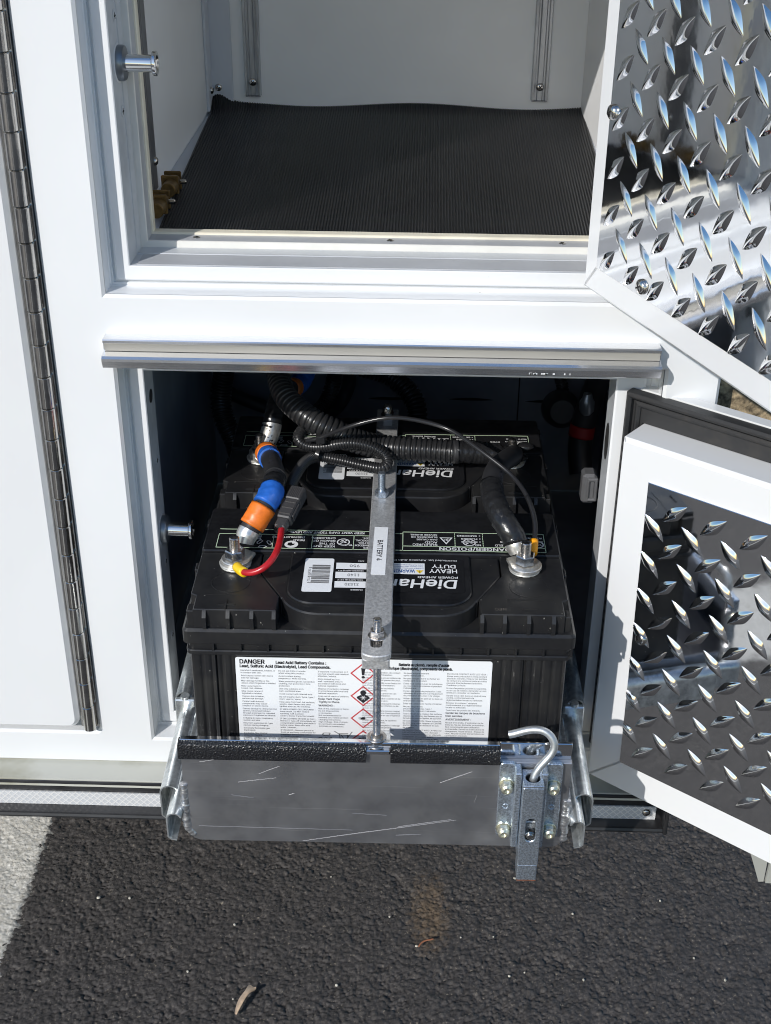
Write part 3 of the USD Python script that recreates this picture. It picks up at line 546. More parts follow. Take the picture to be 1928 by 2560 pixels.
# ------------------------------------------------------------------ battery tray, its slides and its latch
YAW = 0.5
def tray():
    t = thing('battery_tray', 'scratched aluminium slide-out tray carrying the two batteries, pulled forward on zinc slides', 'tray', (0, -.132, .4985), YAW)
    pl = [(-.1655, .523), (-.1645, .5085), (-.1600, .5010), (-.1545, .4985), (.1560, .4985), (.1600, .5005), (.1655, .508), (.1660, .594), (.1045, .594), (.1045, .6085), (-.1655, .6085)]
    a = part(t, 'front_plate', prism(pl, -.137, -.132, bb=.0006, axis='y'), 'tray_alu', 25)
    for (x0, z0, x1, z1, w) in ((-.062, .5005, .070, .5280, .00045), (-.064, .5000, -.005, .5128, .0003), (.02, .5190, .066, .5285, .0003), (-.118, .5665, -.085, .5720, .0003), (-.100, .5760, -.082, .5850, .0003), (.055, .570, .082, .5830, .0003), (-.155, .5155, -.02, .5140, .0002), (.018, .5090, .040, .5105, .0004), (-.150, .588, -.105, .598, .00025), (-.075, .553, -.070, .5548, .0005), (-.02, .5335, .01, .5320, .0002), (.085, .548, .0875, .558, .0003), (-.125, .552, -.105, .5490, .0002)):
        q = np.array([x1 - x0, z1 - z0]); L = np.hypot(*q); q /= L; nn = np.array([-q[1], q[0]]) * w / 2; P0, P1 = np.array([x0, z0]), np.array([x1, z1])
        part(a, 'scratch', prism([P0, P0 + q * L * .5 - nn, P1, P0 + q * L * .5 + nn], -.1372, -.1368, axis='y'), 'scratch', False)
    part(t, 'top_flange', cat(bx(-.1655, .1045, -.1365, -.1310, .6087, .6118, .0006), bx(.1050, .1660, -.1318, -.1290, .5900, .6105, .0006)), 'alu_polished')
    part(t, 'polished_back', bx(.1048, .1662, -.1318, -.1300, .560, .5935), 'alu_polished')
    part(t, 'rod_tab', bx(-.0085, .0120, -.1400, -.112, .6015, .6062, .0008), 'alu_polished')
    for x0, x1 in ((-.1668, -.0083), (.0124, .1048)):
        prof = [(-.1325, .6110), (-.1405, .6100), (-.1422, .6078), (-.1424, .5975), (-.1415, .5945), (-.1372, .5937), (-.1372, .6060), (-.1325, .6075)]
        part(t, 'edge_pad', prism(prof, x0, x1, axis='x'), 'pad_vinyl', 40)
    part(t, 'floor', bx(-.165, .165, -.1315, .300, .4985, .5035), 'tray_alu')
    for s in (-1, 1):
        part(t, 'side_flange', bx(min(s * .1655, s * .1625), max(s * .1655, s * .1625), -.1315, .30, .5037, .545, .0004), 'tray_alu')
    # weld beads at both lower corners
    for s, x in ((-1, -.1662), (1, .1660)):
        zs = np.linspace(.505, .563, 60) if s < 0 else np.linspace(.507, .553, 60)
        P = np.stack([x + .0003 * np.sin(zs * 500) - s * .001 + rng.normal(0, .0001, 60), -.1362 + 0 * zs, zs], 1)
        if s < 0: P[:, 0] += np.clip((.518 - zs) / .013, 0, 1) ** 2 * .006
        w = tube(P, .004, .0006, 20, rf=lambda u: .0032 + .0003 * np.abs(np.sin(u * 900)) + .0012 * (meshkit.noise(np.c_[u * 300, u * 0, u * 0], 4 + s) - .5)); w.vertices[:, 1] = -.1362 + (w.vertices[:, 1] + .1362) * .75
        part(t, 'weld_bead', w, 'weld', True)
    # drawer slides
    for s in (-1, 1):
        def sx(a, b): return (min(s * a, s * b), max(s * a, s * b))
        def channel(xc, r, zc, zb, y0, y1, th=.0013, a0=165):
            o = [(xc + r * math.cos(math.radians(a)), zc + r * math.sin(math.radians(a))) for a in np.linspace(a0, 0, 16)] + [(xc + r, zb + .004), (xc + r - .003, zb + .001), (xc + r - .008, zb)]
            i = [(xc + (r - th) * math.cos(math.radians(a)), zc + (r - th) * math.sin(math.radians(a))) for a in np.linspace(a0, 0, 16)] + [(xc + r - th, zb + .0048), (xc + r - .0034, zb + .0022), (xc + r - .008, zb + th)]
            return prism([(s * a, b) for a, b in o + i[::-1]], y0, y1, axis='y')
        part(t, 'outer_slide', channel(.1890, .0088, .5395, .4975, .010, .44), 'zinc_slide', 40)
        part(t, 'middle_slide', channel(.1828, .0086, .5350, .5050, -.118, .40), 'zinc_slide', 40)
        part(t, 'inner_slide', channel(.1742, .0068, .5325, .5080, -.148, .36), 'zinc_slide', 40)
        part(t, 'slide_stop', cat(bx(*sx(.1760, .1955), -.004, .002, .520, .5495, .0012), lathe([(0, 0), (.0042, 0), (.0042, .003), (0, .003)], (s * .186, -.0005, .5495), (0, 0, 1), 16)), 'zinc_slide')
    # latch: bracket plates, square latch body, rod hook
    for x0, x1 in ((.1050, .1185), (.1440, .1585)):
        left = x0 < .12
        P = rrect(x0, x1, .5140, .5962, .0030, 4)
        b = part(t, 'latch_bracket', cat(prism(P, -.1410, -.1374, bb=.0006, axis='y'), bx(x1 - .0010 if left else x0 - .0045, x1 + .0045 if left else x0 + .0010, -.1515, -.1374, .5110, .5940, .001)), 'zinc', 30)
        for z in (.5738, .5242):
            xc = (x0 + x1) / 2 - .0005
            q = part(b, 'hex_nut', cat(washer(.0066, .0012, (xc, -.1410, z), (0, -1, 0)), nut(.0100, .0050, (xc, -.1422, z), (0, -1, 0), .5), lathe([(.0053, 0), (.0048, .0022), (.0032, .0034), (.0022, .0034), (.0022, .002), (0, .002)], (xc, -.1471, z), (0, -1, 0), 20)), 'zinc_yellow', 30)
        part(b, 'punch_mark', lathe([(.0028, .0), (.0024, .0005), (.0020, .0), (.0, .0)], ((x0 + x1) / 2, -.1411, .5490), (0, -1, 0), 18), 'zinc')
    xa, xb = .1236, .1412
    front = prism(rrect(xa, xb, .4985, .5860, .0016, 3), -.1600, -.1580, bb=.0006, axis='y', holes=[rrect(.1282, .1368, .5265, .5520, .0042, 5)])
    body = part(t, 'latch_body', cat(front, bx(xa, xa + .0020, -.1578, -.1385, .4985, .5860), bx(xb - .0020, xb, -.1578, -.1385, .4985, .5860), prism(rect(xa + .0001, xb - .0001, -.1600, -.1385), .5862, .5885, bt=.0006, holes=[circ((xa + xb) / 2, -.1490, .0062, 20)])), 'zinc', 30)
    part(body, 'inner_bar', bx(xa + .003, xb - .003, -.1500, -.1420, .4825, .5400, .001), 'hook_steel')
    part(body, 'slot_bolt', cat(nut(.0075, .004, ((xa + xb) / 2, -.1562, .5335), (0, -1, 0)), stud(.0030, .006, ((xa + xb) / 2, -.1560, .5335), (0, -1, 0), .0009)), 'chrome_dirty')
    part(body, 'bolt_tongue', cat(bx(xa + .0003, xb - .0003, -.1590, -.1415, .4800, .4983, .0008)), 'zinc')
    part(body, 'rust_edge', bx(xa + .0005, xb - .0005, -.1588, -.1417, .4794, .4799), 'rust', False)
    hx = (xa + xb) / 2
    hook = [(hx, -.149, .545), (hx, -.149, .580), (hx + .0012, -.1485, .590), (hx + .0060, -.146, .5985), (hx + .0125, -.143, .6055), (hx + .0165, -.141, .6135), (hx + .0150, -.1385, .6215), (hx + .0080, -.1355, .6270), (hx - .0020, -.1335, .6268), (hx - .0110, -.1325, .6235), (hx - .0205, -.1315, .6195)]
    part(t, 'hook_rod', tube(hook, .0033, .0015, 18), 'hook_steel', 50)
tray()

# ------------------------------------------------------------------ batteries
def clip_cols(cols, x, z, dz, h, wmax, right, up, y):
    ms = []
    for item in cols:
        if item is None: z -= dz * .30; continue
        s, bold, k = item if isinstance(item, tuple) else (item, False, 1)
        ms.append(text(s, h * k, (x, y, z), right, up, bold=bold, maxw=None, width=min(wmax, text2d(s, bold)[0][:, 0].max() * h * k * .93))); z -= dz * (1 if k == 1 else 1.35)
    return ms
EN1 = ['Harmful if swallowed, inhaled, or', 'in contact with skin.', None, 'Acid causes severe skin burns', 'and eye damage.', None, 'May damage fertility or the', 'unborn child if ingested or inhaled.', None, 'May cause harm to', 'breast-fed children.', None, 'May cause cancer if', 'ingested or inhaled.', None, 'Causes skin irritation,', 'serious eye damage.', None, 'Contact with internal', 'components may cause', 'irritation or severe burns.', None, 'Causes damage to central nervous', 'system, blood and kidneys', 'through prolonged or repeated', 'exposure if ingested or inhaled.', None, 'Irritating to eyes, respiratory', 'system and skin.', None, 'May form explosive air / gas', 'mixture during charging.', None, 'Extremely flammable gas', '(hydrogen).', None, 'Explosive, fire, blast or', 'projection hazard.', None, 'Obtain special instructions']
EN2 = ['Do not eat drink or smoke', 'when using this product.', None, 'Avoid contact during', 'pregnancy / while nursing.', None, 'Wear protective gloves / protective', 'clothing, eye protection / face', 'protection.', None, 'Use only outdoors or in', 'well-ventilated area.', None, 'Avoid contact with internal acid.', None, 'Do not breathe dust / fume / gas /', 'mist / vapors / spray.', None, 'Keep away from heat, hot surfaces,', 'sparks, open flames and other', 'ignition sources. No smoking.', None, 'IF SWALLOWED OR CONSUMED :', 'rinse mouth. Do NOT induce', 'vomiting. Call a poison', 'center / doctor if you feel unwell.', None, 'IF ON CLOTHING OR SKIN (or hair) :', 'Remove / Take off immediately all', 'contaminated clothing and wash it', 'before reuse. Rinse skin with', 'water / shower.', None, 'IF INHALED : Remove person to', 'fresh air and keep comfortable for', 'breathing. Immediately call a', 'POISON CENTER or', 'doctor / physician.']
EN3 = ['If exposed / concerned, or if', 'you feel unwell seek medical', 'attention / advice.', None, 'Store locked up, in a', 'well-ventilated area, in', 'accordance with local and', 'national regulation.', None, 'Dispose of contents / container', 'in accordance with local and', 'national regulation.', None, 'Keep out of reach of children.', None, ('Keep Vent Caps', True, 1.3), ('Tightly in Place.', True, 1.3), None, ('WARNING :', True, 1.3), 'Risk of fire, explosion or burns.', 'Do not disassemble', 'or incinerate.', 'Not recommended for', 'inverted use. Follow product', 'charging instructions.', 'High Voltage : Risk of shock.', 'Do not touch uninsulated', 'terminals or connectors.']
FR1 = ["Nocif en cas d'ingestion, de contact", "avec la peau ou d'inhalation.", None, "L'acide provoque de graves brûlures de", 'la peau et des lésions graves des yeux.', None, 'Peut nuire à la fertilité ou au foetus en', "cas d'ingestion ou d'inhalation.", None, 'Peut être nocif pour les bébés', 'nourris au lait maternel.', None, 'Peut provoquer le cancer en cas', "d'ingestion ou d'inhalation.", None, 'Provoque une irritation cutanée et de', 'graves lésions des yeux.', None, 'Contact avec les composants internes', 'peut provoquer une irritation ou de', 'graves brûlures.', None, 'Endommage le système nerveux central,', "le sang et les reins lors d'une exposition", "prolongée ou répétée en cas d'ingestion", 'ou inhalation.', None, 'Irritant pour les yeux, le système', 'respiratoire et la peau.', None, 'Peut former une atmosphère / mélange', 'explosif lors du chargement.', None, 'Gaz extrêmement inflammable', '(hydrogène).', None, "Danger d'incendie, d'effet de", 'souffle ou de projection.', None, 'Se procurer les instructions']
FR2 = ['Se laver soigneusement', 'après manipulation.', None, 'Ne pas manger, boire ou fumer en', 'manipulant ce produit.', None, 'Éviter tout contact avec la substance', 'au cours de la grossesse et pendant', "l'allaitement.", None, 'Porter des gants de protection / des', 'vêtements de protection / un équipement', 'de protection des yeux / du visage.', None, 'Utiliser seulement en plein air ou dans un', 'endroit bien ventilé.', None, "Éviter tout contact avec l'acide à l'intérieur.", None, 'Ne pas respirer les', 'poussières / fumées / gaz /', 'brouillards / vapeurs / aérosols.', None, "Tenir à l'écart de la chaleur, des surfaces", 'chaudes, des étincelles, des flammes nues et', "de toute autre source d'ignition. Ne pas fumer.", None, "EN CAS D'INGESTION : Rincer la bouche.", 'Ne PAS faire vomir. Appeler un CENTRE', 'ANTIPOISON / un médecin en cas', 'de malaise.', None, 'EN CAS DE CONTACT AVEC LA PEAU OU', 'LES VÊTEMENTS (ou les cheveux) :', 'Enlever immédiatement tous les vêtements', 'contaminés et les laver avant', "réutilisation. Rincer la peau à l'eau.", None, "EN CAS D'INHALATION : Transporter la"]
FR3 = ['EN CAS DE CONTACT AVEC LES YEUX :', "Rincer avec précaution à l'eau pendant", 'plusieurs minutes. Enlever les lentilles', 'de contact si la victime en porte et si elles', 'peuvent être facilement enlevées.', 'Continuer à rincer.', None, "En cas d'exposition prouvée ou suspectée,", 'ou en cas de malaise, demander un avis', 'médical / consulter un médecin.', None, 'Garder sous clef, dans un endroit bien', 'ventilé, conformément à la', 'réglementation locale ou nationale.', None, 'Éliminer le contenu / récipient', 'conformément à la réglementation', 'locale ou nationale.', None, 'Tenir hors de portée des enfants.', None, ('Garder les rampes de bouchons', True, 1.3), ('bien serrées.', True, 1.3), None, ('AVERTISSEMENT :', True, 1.3), "Risque d'incendie, d'explosion ou de", 'brûlures. Ne pas démonter ou incinérer.', 'Non recommandé pour utilisation', 'accidentelle. Suivre les instructions de', 'chargement. Haute tension : Risque de', 'choc. Ne pas toucher les terminaux ou', 'connecteurs exposés.']

def battery(label):
    g = None
    t = thing('battery', label, 'battery', (0, -.09, .5045), YAW, 'batteries standing one behind the other on the tray')
    y0, y1 = -.0895, .0835
    # ribbed case
    xs = np.linspace(-.1600, .1600, 321); rib = []
    for x in xs:
        r = 0.0
        if x < -.1235 or x > .0985:
            ph = ((x + .16) / .0086) % 1.0; r = .0010 * np.clip(np.minimum(ph, 1 - ph) * 6 - .35, 0, 1)
        else: r = .0006
        for s in (-.1390, .1255):
            if abs(x - s) < .0009: r = -.0022
        rib.append((x, -.0838 - r))
    case = rib + [(.1612, -.082), (.1612, .0780), (-.1612, .0780), (-.1612, -.082)]
    part(t, 'case', prism(case, .5045, .6668), 'battery_plastic', 30)
    part(t, 'lower_flange', prism(rrect(-.1640, .1645, -.0885, .0825, .006, 3), .6640, .6692, bt=.0008, bb=.0012), 'battery_plastic', 30)
    gz = [prism(rrect(-.1622, .1627, -.0855, .0800, .005, 3), .6690, .6790)]
    for x in np.arange(-.1405, .165, .0234): gz.append(bx(x - .0009, x + .0009, -.0884, -.0850, .6690, .6785))
    part(t, 'flange_web', cat(*gz), 'battery_plastic', 30)
    lid = part(t, 'lid', cat(prism(rrect(-.1660, .1668, y0, y1, .005, 3), .6765, .6912, bt=.0022, bb=.0008)), 'battery_plastic', 30)
    # raised outer blocks with ribs
    ztop = .7092
    bl = [(-.1560, -.0852), (-.0860, -.0852), (-.0850, -.0640), (-.1065, -.0245), (-.1065, .0060), (-.1610, .0060), (-.1610, -.0610), (-.1560, -.0640)]
    def mx(p): return [(-a + .0002, b) for a, b in p]
    part(lid, 'terminal_block', prism(bl, .6900, ztop, bt=.0007), 'battery_plastic', 30); part(lid, 'terminal_block', prism(mx(bl), .6900, ztop, bt=.0007), 'battery_plastic', 30)
    tabs = []
    for s in (-1, 1): tabs += [bx(min(s * .1558, s * .1618), max(s * .1558, s * .1618), -.0835, -.0720, .6900, .7062, .0006), bx(min(s * .1600, s * .1640), max(s * .1600, s * .1640), -.020, -.008, .6900, .7070, .0006), bx(min(s * .157, s * .1640), max(s * .157, s * .1640), .060, .072, .6900, .7065, .0006)]
    for tb in tabs: part(lid, 'side_tab', tb, 'battery_plastic', 30)
    for x in (-.1465, -.1265, -.1065, -.0878, .0870, .1060, .1262, .1470):
        P = [(-.0853, .7085), (-.0870, .7066), (-.0893, .7030), (-.0893, .6922), (-.0853, .6918)]
        part(lid, 'rib', prism(P, x - .0016, x + .0016, axis='x'), 'battery_plastic', 30)
    def arc(cx, cy, r, a0, a1, n=9): return [(cx + r * math.cos(math.radians(a0 + (a1 - a0) * k / n)), cy + r * math.sin(math.radians(a0 + (a1 - a0) * k / n))) for k in range(n + 1)]
    plat = [(-.1055, .0060), (-.1055, -.0245), (-.0840, -.0640)] + arc(-.0500, -.0520, .0352, 200, 270) + arc(.0500, -.0520, .0352, 270, 340) + [(.0840, -.0640), (.1055, -.0245), (.1055, .0060)]
    part(lid, 'vent_cover_base', prism(plat, .6900, .7080, bt=.0012), 'battery_plastic', 30)
    ring = arc(-.0560, -.0510, .0235, 180, 270) + arc(.0560, -.0510, .0235, 270, 360) + [(.0795, .0060), (-.0795, .0060)]
    part(lid, 'vent_groove', prism(inset(ccw(ring), -.0013), .7079, .7082), 'black_recess', False)
    part(lid, 'vent_cover', prism(ring, .7000, .7104, bt=.0010), 'cap_plastic', 30)
    part(lid, 'lid_strip', prism(rrect(-.1612, .1612, .0062, .0830, .003, 3), .6900, .7118, bt=.0010), 'cap_plastic', 30)
    # embossed marks
    e = [bx(-.1365, -.1215, -.0785, -.0771, ztop, ztop + .0009), bx(-.1297, -.1283, -.0850, -.0710, ztop, ztop + .00092), bx(.1210, .1345, -.0778, -.0764, ztop, ztop + .0009)]
    for cx in (-.1290, .1290):
        e.append(lathe([(.0170, 0), (.0170, .00025), (.0166, .00035), (.0162, .00025), (.0162, 0)], (cx, -.0420, ztop), (0, 0, 1), 40))
        for q in (((cx - .02, -.0625), (cx + .02, -.0625)), ): e.append(bx(q[0][0], q[1][0], q[0][1] - .0002, q[0][1] + .0002, ztop, ztop + .0003))
    part(lid, 'plus_mark', cat(*e[:2]), 'battery_plastic', 30); part(lid, 'minus_mark', e[2], 'battery_plastic', 30)
    for q in e[3:]: part(lid, 'embossed_line', q, 'battery_plastic', 30)
    tn = text('NEG', .0036, (.1075, -.0755, ztop + .00015), (-1, 0, 0), (0, -1, 0)); part(lid, 'embossed_letters', tn, 'dust', False)
    # dust on the ledge
    # printed strip along the back of the lid, reading from the far side
    Zs = .7119; R, U = (-1, 0, 0), (0, -1, 0)
    stp = part(t, 'warning_strip', flat(rrect(-.1520, .1500, .0095, .0462, .002, 3), (0, 0, Zs), (1, 0, 0), (0, 1, 0)), 'sticker_black', False)
    Zt = Zs + .00015; gl = []
    def line(xa, ya, xb, yb, w=.00055):
        gl.append(bx(min(xa, xb) - w / 2, max(xa, xb) + w / 2, min(ya, yb) - w / 2, max(ya, yb) + w / 2, Zt - .0001, Zt + .00005))
    for xa, xb in ((-.1490, -.0050), (.0195, .1485)):
        line(xa, .0110, xb, .0110); line(xa, .0435, xb, .0435)
    line(-.1490, .0352, -.0050, .0352); line(.0195, .0185, .1485, .0185); line(.0195, .0110, .0195, .0435); line(.1485, .0110, .1485, .0435); line(-.0050, .0110, -.0050, .0435); line(.0128, .0110, .0195, .0110); line(.0128, .0400, .0195, .0400)
    for x in (-.1490, -.0985, -.0630, -.0252): line(x, .0110, x, .0352)
    for x in (.067, .0925): 
        for k in range(6): line(x, .020 + .004 * k, x, .0222 + .004 * k)
    part(stp, 'border', cat(*gl), 'ink_green', False)
    W = []
    def tp(s, xr, yt, h, w=None, bold=False):           # right hand end (as seen) and upper edge away from the viewer
        W.append(text(s, h, (xr, yt, Zt), R, U, width=w, bold=bold))
    tp('DANGER/POISON', .1200, .0124 - .0002, .0050, .0600, True) if False else W.append(text('DANGER/POISON', .0050, (.1165, .0172, Zt), R, (0, -1, 0), width=.0640, bold=True))
    def blk(lines, xr, ytop, h, dy, bold=True, k=1.0):
        for i, s in enumerate(lines): W.append(text(s, h, (xr, ytop + dy * i + h, Zt), R, (0, -1, 0), bold=bold, width=min(.03, text2d(s, bold)[0][:, 0].max() * h * k)))
    blk(['SULFURIC', 'ACID'], .0510, .0195, .0033, .0042); blk(['CAN CAUSE', 'BLINDNESS OR', 'SEVERE BURNS.'], .0510, .0292, .0024, .0042)
    blk(['NO', '• SPARKS', '• FLAMES', '• SMOKING'], .0905, .0205, .0028, .0054)
    blk(['SHIELD', 'EYES'], .1180, .0205, .0030, .0062); blk(['FLUSH EYES', 'IMMEDIATELY', 'WITH WATER'], .1470, .0225, .0024, .0060)
    W.append(text('KEEP VENT CAPS TIGHT AND LEVEL.', .0034, (-.0160, .0415, Zt), R, (0, -1, 0), width=.0700, bold=True))
    blk(['KEEP OUT', 'OF THE', 'REACH OF', 'CHILDREN.'], -.0420, .0140, .0030, .0048); blk(['READ', 'INSTRUCTIONS'], -.0700, .0240, .0030, .0052); blk(['EYES', 'IMMEDIATELY', 'WATER.', 'MEDICAL', 'FAST.'], -.0075, .0125, .0026, .0043); blk(['BATTERY', 'RECYCLE'], -.1100, .0258, .0028, .0044)
    part(stp, 'lettering', cat(*W), 'ink_white', False)
    ic = []
    def ringm(cx, cy, r, w, n=26): ic.append(flat(Polygon(circ(cx, cy, r, n), [circ(cx, cy, r - w, n)]), (0, 0, Zt), (1, 0, 0), (0, 1, 0)))
    def bar(cx, cy, L, w, a):
        q = shapely.affinity.rotate(sbox(cx - L / 2, cy - w / 2, cx + L / 2, cy + w / 2), a); ic.append(flat(q, (0, 0, Zt), (1, 0, 0), (0, 1, 0)))
    for cx, cy in ((.0800, .0265), (-.0345, .0235)): ringm(cx, cy, .0060, .0011); bar(cx, cy, .0105, .0011, 45); bar(cx, cy, .006, .0014, -20); bar(cx - .001, cy + .0015, .0035, .0022, 80)
    ringm(-.0815, .0180, .0062, .0062 - .0001); ic.append(flat(Polygon([(.0530, .0345), (.0650, .0345), (.0590, .0225)], [[(.0548, .0335), (.0632, .0335), (.0590, .0250)]]), (0, 0, Zt), (1, 0, 0), (0, 1, 0))); bar(.059, .031, .005, .001, 30); bar(.0595, .0297, .004, .0008, -50)
    ringm(.1420, .0245, .0058, .0012)
    for k in range(3):
        a = 2 * math.pi * k / 3 + .4; cx, cy = -.1065 + .0052 * math.cos(a), .0185 + .0052 * math.sin(a); q = shapely.affinity.rotate(Polygon([(-.004, -.0018), (.002, -.0018), (.0042, .0005), (.002, .0022), (-.003, .0018)], [[(-.0032, -.0011), (.0016, -.0011), (.003, .0005), (.0015, .0014), (-.0024, .0011)]]), math.degrees(a) + 90, origin=(0, 0)); ic.append(flat(shapely.affinity.translate(q, cx, cy), (0, 0, Zt), (1, 0, 0), (0, 1, 0)))
    for q in ic: part(stp, 'symbol', q, 'ink_white', False)
    blob = [flat(Polygon([(-.0850, .0165), (-.0820, .0150), (-.0790, .0170), (-.0785, .0195), (-.0805, .0185), (-.0815, .0215), (-.0845, .0205)]), (0, 0, Zt + .0001), (1, 0, 0), (0, 1, 0))]
    part(stp, 'reader_figure', cat(*blob), 'sticker_black', False)
    # big brand panel on the vent cover, also upside down from here
    Zl = .7106; pn = part(t, 'brand_panel', flat(rrect(-.0665, .0738, -.0560, -.0008, .003, 4), (0, 0, Zl), (1, 0, 0), (0, 1, 0)), 'sticker_black', False)
    Zt = Zl + .00015; W = []
    v, f = text2d('DieHard', True); w = v[:, 0].max(); k = .0680 / w
    P = np.c_[.0674 - (v[:, 0] * k + v[:, 1] * .0132 * .12), -.0356 - v[:, 1] * .0132, np.full(len(v), Zt)]; W.append(trimesh.Trimesh(P, f, process=False))
    W.append(text('POWER AHEAD', .0030, (.0680, -.0300, Zt), R, (0, -1, 0), width=.0350, bold=True))
    W.append(text('HEAVY', .0062, (.0676, -.0180, Zt), R, (0, -1, 0), width=.0245, bold=True)); W.append(text('DUTY', .0054, (.0665, -.0107, Zt), R, (0, -1, 0), width=.0210, bold=True))
    W.append(text('Distributed by: Advance Auto Parts', .0026, (.0676, -.0024, Zt), R, (0, -1, 0), width=.0620))
    for s, y in (('CRANKING AMPS @ 0° F', -.0222), ('CCA AMPS @ 32° F', -.0372), ('NUMBER', -.0528), ('4/24', -.0060)): W.append(text(s, .0017, (-.0145, y, Zt), R, (0, -1, 0), width=min(.0225, text2d(s)[0][:, 0].max() * .0018), bold=True))
    part(pn, 'lettering', cat(*W), 'ink_white', False)
    wb = part(pn, 'warning_label', flat(rect(.0110, .0391, -.0270, -.0090), (0, 0, Zt), (1, 0, 0), (0, 1, 0)), 'sticker_white', False)
    part(pn, 'warning_text', cat(text('WARNING', .0050, (.0305, -.0196, Zt + .00015), R, (0, -1, 0), width=.0240, bold=True), *[text(s, .0015, (.0380, y, Zt + .00015), R, (0, -1, 0), width=.0255) for s, y in (('Contains and may produce', -.0170), ('Wash hands after handling', -.0142), ('www.P65Warnings.ca.gov', -.0114))]), 'ink_blue', False)
    part(pn, 'warning_triangle', flat([(.0312, -.0205), (.0382, -.0205), (.0347, -.0262)], (0, 0, Zt + .00015), (1, 0, 0), (0, 1, 0)), 'ink_yellow', False)
    part(pn, 'warning_mark', cat(flat(rect(.0344, .0350, -.0248, -.0224), (0, 0, Zt + .0003), (1, 0, 0), (0, 1, 0)), flat(rect(.0344, .0350, -.0220, -.0213), (0, 0, Zt + .0003), (1, 0, 0), (0, 1, 0))), 'ink_black', False)
    for i, s in enumerate(('950', '1140', '31S30')):
        ya = (-.0102, -.0252, -.0402)[i]; p = part(pn, 'rating_box', flat(rect(-.0390, -.0120, ya - .0102, ya), (0, 0, Zt), (1, 0, 0), (0, 1, 0)), 'sticker_white', False)
        part(pn, 'rating_number', text(s, .0040, (-.0180 if i else -.0185, ya - .0030, Zt + .00015), R, (0, -1, 0), width=.0085 + .0018 * i), 'ink_grey', False)
    bc = part(pn, 'barcode_label', flat(rrect(-.0668, -.0412, -.0578, -.0033, .002, 3), (0, 0, Zt), (1, 0, 0), (0, 1, 0)), 'sticker_white', False)
    bars = []; y = -.0440; r2 = np.random.default_rng(12)
    while y < -.0145:
        w = r2.choice([.0003, .0005, .0008, .0011]); bars.append(flat(rect(-.0598 + (.0 if r2.random() < .92 else -.003), -.0440, y, y + w), (0, 0, Zt + .00015), (1, 0, 0), (0, 1, 0))); y += w + r2.choice([.0004, .0006, .0009])
    part(pn, 'barcode', cat(*bars, text('38167', .0020, (-.0630, -.0215, Zt + .00015), (0, -1, 0), (1, 0, 0)), text('47732', .0020, (-.0630, -.0330, Zt + .00015), (0, -1, 0), (1, 0, 0))), 'ink_black', False)
    # danger label on the front of the case
    yl = -.08480; lb = part(t, 'danger_label', prism(rrect(-.1228, .0980, .5400, .6603, .0022, 4), yl, yl + .0003, axis='y'), 'sticker_white', 30)
    RX, UZ = (1, 0, 0), (0, 0, 1); y = yl - .00012
    big = [text('DANGER', .0043, (-.1192, y, .6537), RX, UZ, width=.0215, bold=True), text('Lead Acid Battery Contains :', .0029, (-.0880, y, .6540), RX, UZ, width=.0432, bold=True), text('Lead, Sulfuric Acid (Electrolyte), Lead Compounds.', .0029, (-.1192, y, .6497), RX, UZ, width=.0780, bold=True),
           text('DANGER', .0043, (-.0110, y, .6537), RX, UZ, width=.0200, bold=True), text("Batterie au plomb, remplie d'acide", .0028, (.0178, y, .6540), RX, UZ, width=.0430, bold=True), text('Plomb, acide sulfurique (électrolyte), composants de plomb.', .0028, (-.0110, y, .6500), RX, UZ, width=.0750, bold=True)]
    part(lb, 'heading', cat(*big, *[trimesh.Trimesh(m.vertices + [.00022, 0, k], m.faces, process=False) for m in big for k in (0, .00018)]), 'ink_black', False)
    sm = []
    for cols, x, wm in ((EN1, -.1186, .0300), (EN2, -.0860, .0310), (EN3, -.0520, .0268), (FR1, -.0135, .0330), (FR2, .0222, .0340), (FR3, .0595, .0345)): sm += clip_cols(cols, x, .6458, .00243, .00152, wm, RX, UZ, y)
    part(lb, 'small_print', cat(*sm), 'ink_grey', False)
    cx = -.0128; dm, bk = [], []
    for i in range(4):
        cz = .6455 - .0245 * i; h = .0112
        dm.append(flat(Polygon([(cx - h, cz), (cx, cz - h), (cx + h, cz), (cx, cz + h)], [[(cx - h + .0017, cz), (cx, cz - h + .0017), (cx + h - .0017, cz), (cx, cz + h - .0017)]]), (0, y, 0), RX, UZ))
        def s2(p): bk.append(flat(shapely.affinity.translate(Polygon(p), cx, cz), (0, y, 0), RX, UZ))
        if i == 0: s2([(-.0018, .0056), (.0018, .0056), (.0010, -.0018), (-.0010, -.0018)]); s2(circ(0, -.0042, .0014, 14))
        if i == 1: s2(circ(0, .0036, .0026, 18)); bk.append(flat(Polygon([(cx - .0016, cz + .0016), (cx + .0016, cz + .0016), (cx + .0056, cz - .0010), (cx + .0052, cz - .0028), (cx, cz - .0078), (cx - .0052, cz - .0028), (cx - .0056, cz - .0010)], [[(cx + (.0034 if k % 2 == 0 else .0009) * math.cos(math.pi * k / 6), cz - .0020 + (.0034 if k % 2 == 0 else .0009) * math.sin(math.pi * k / 6)) for k in range(12)]]), (0, y, 0), RX, UZ))
        if i == 2:
            for k in range(13):
                a = rng.uniform(0, 2 * math.pi); L = rng.uniform(.002, .0052); q = np.array([math.cos(a) * 1.25, math.sin(a) * .6]); p = np.array([-q[1], q[0]]) * .0004; s2([q * L, p + q * .0006, q * .0004 - p])
            s2([(-.0022, -.0016), (.0018, -.0014), (.0014, .0010), (-.0010, .0012)])
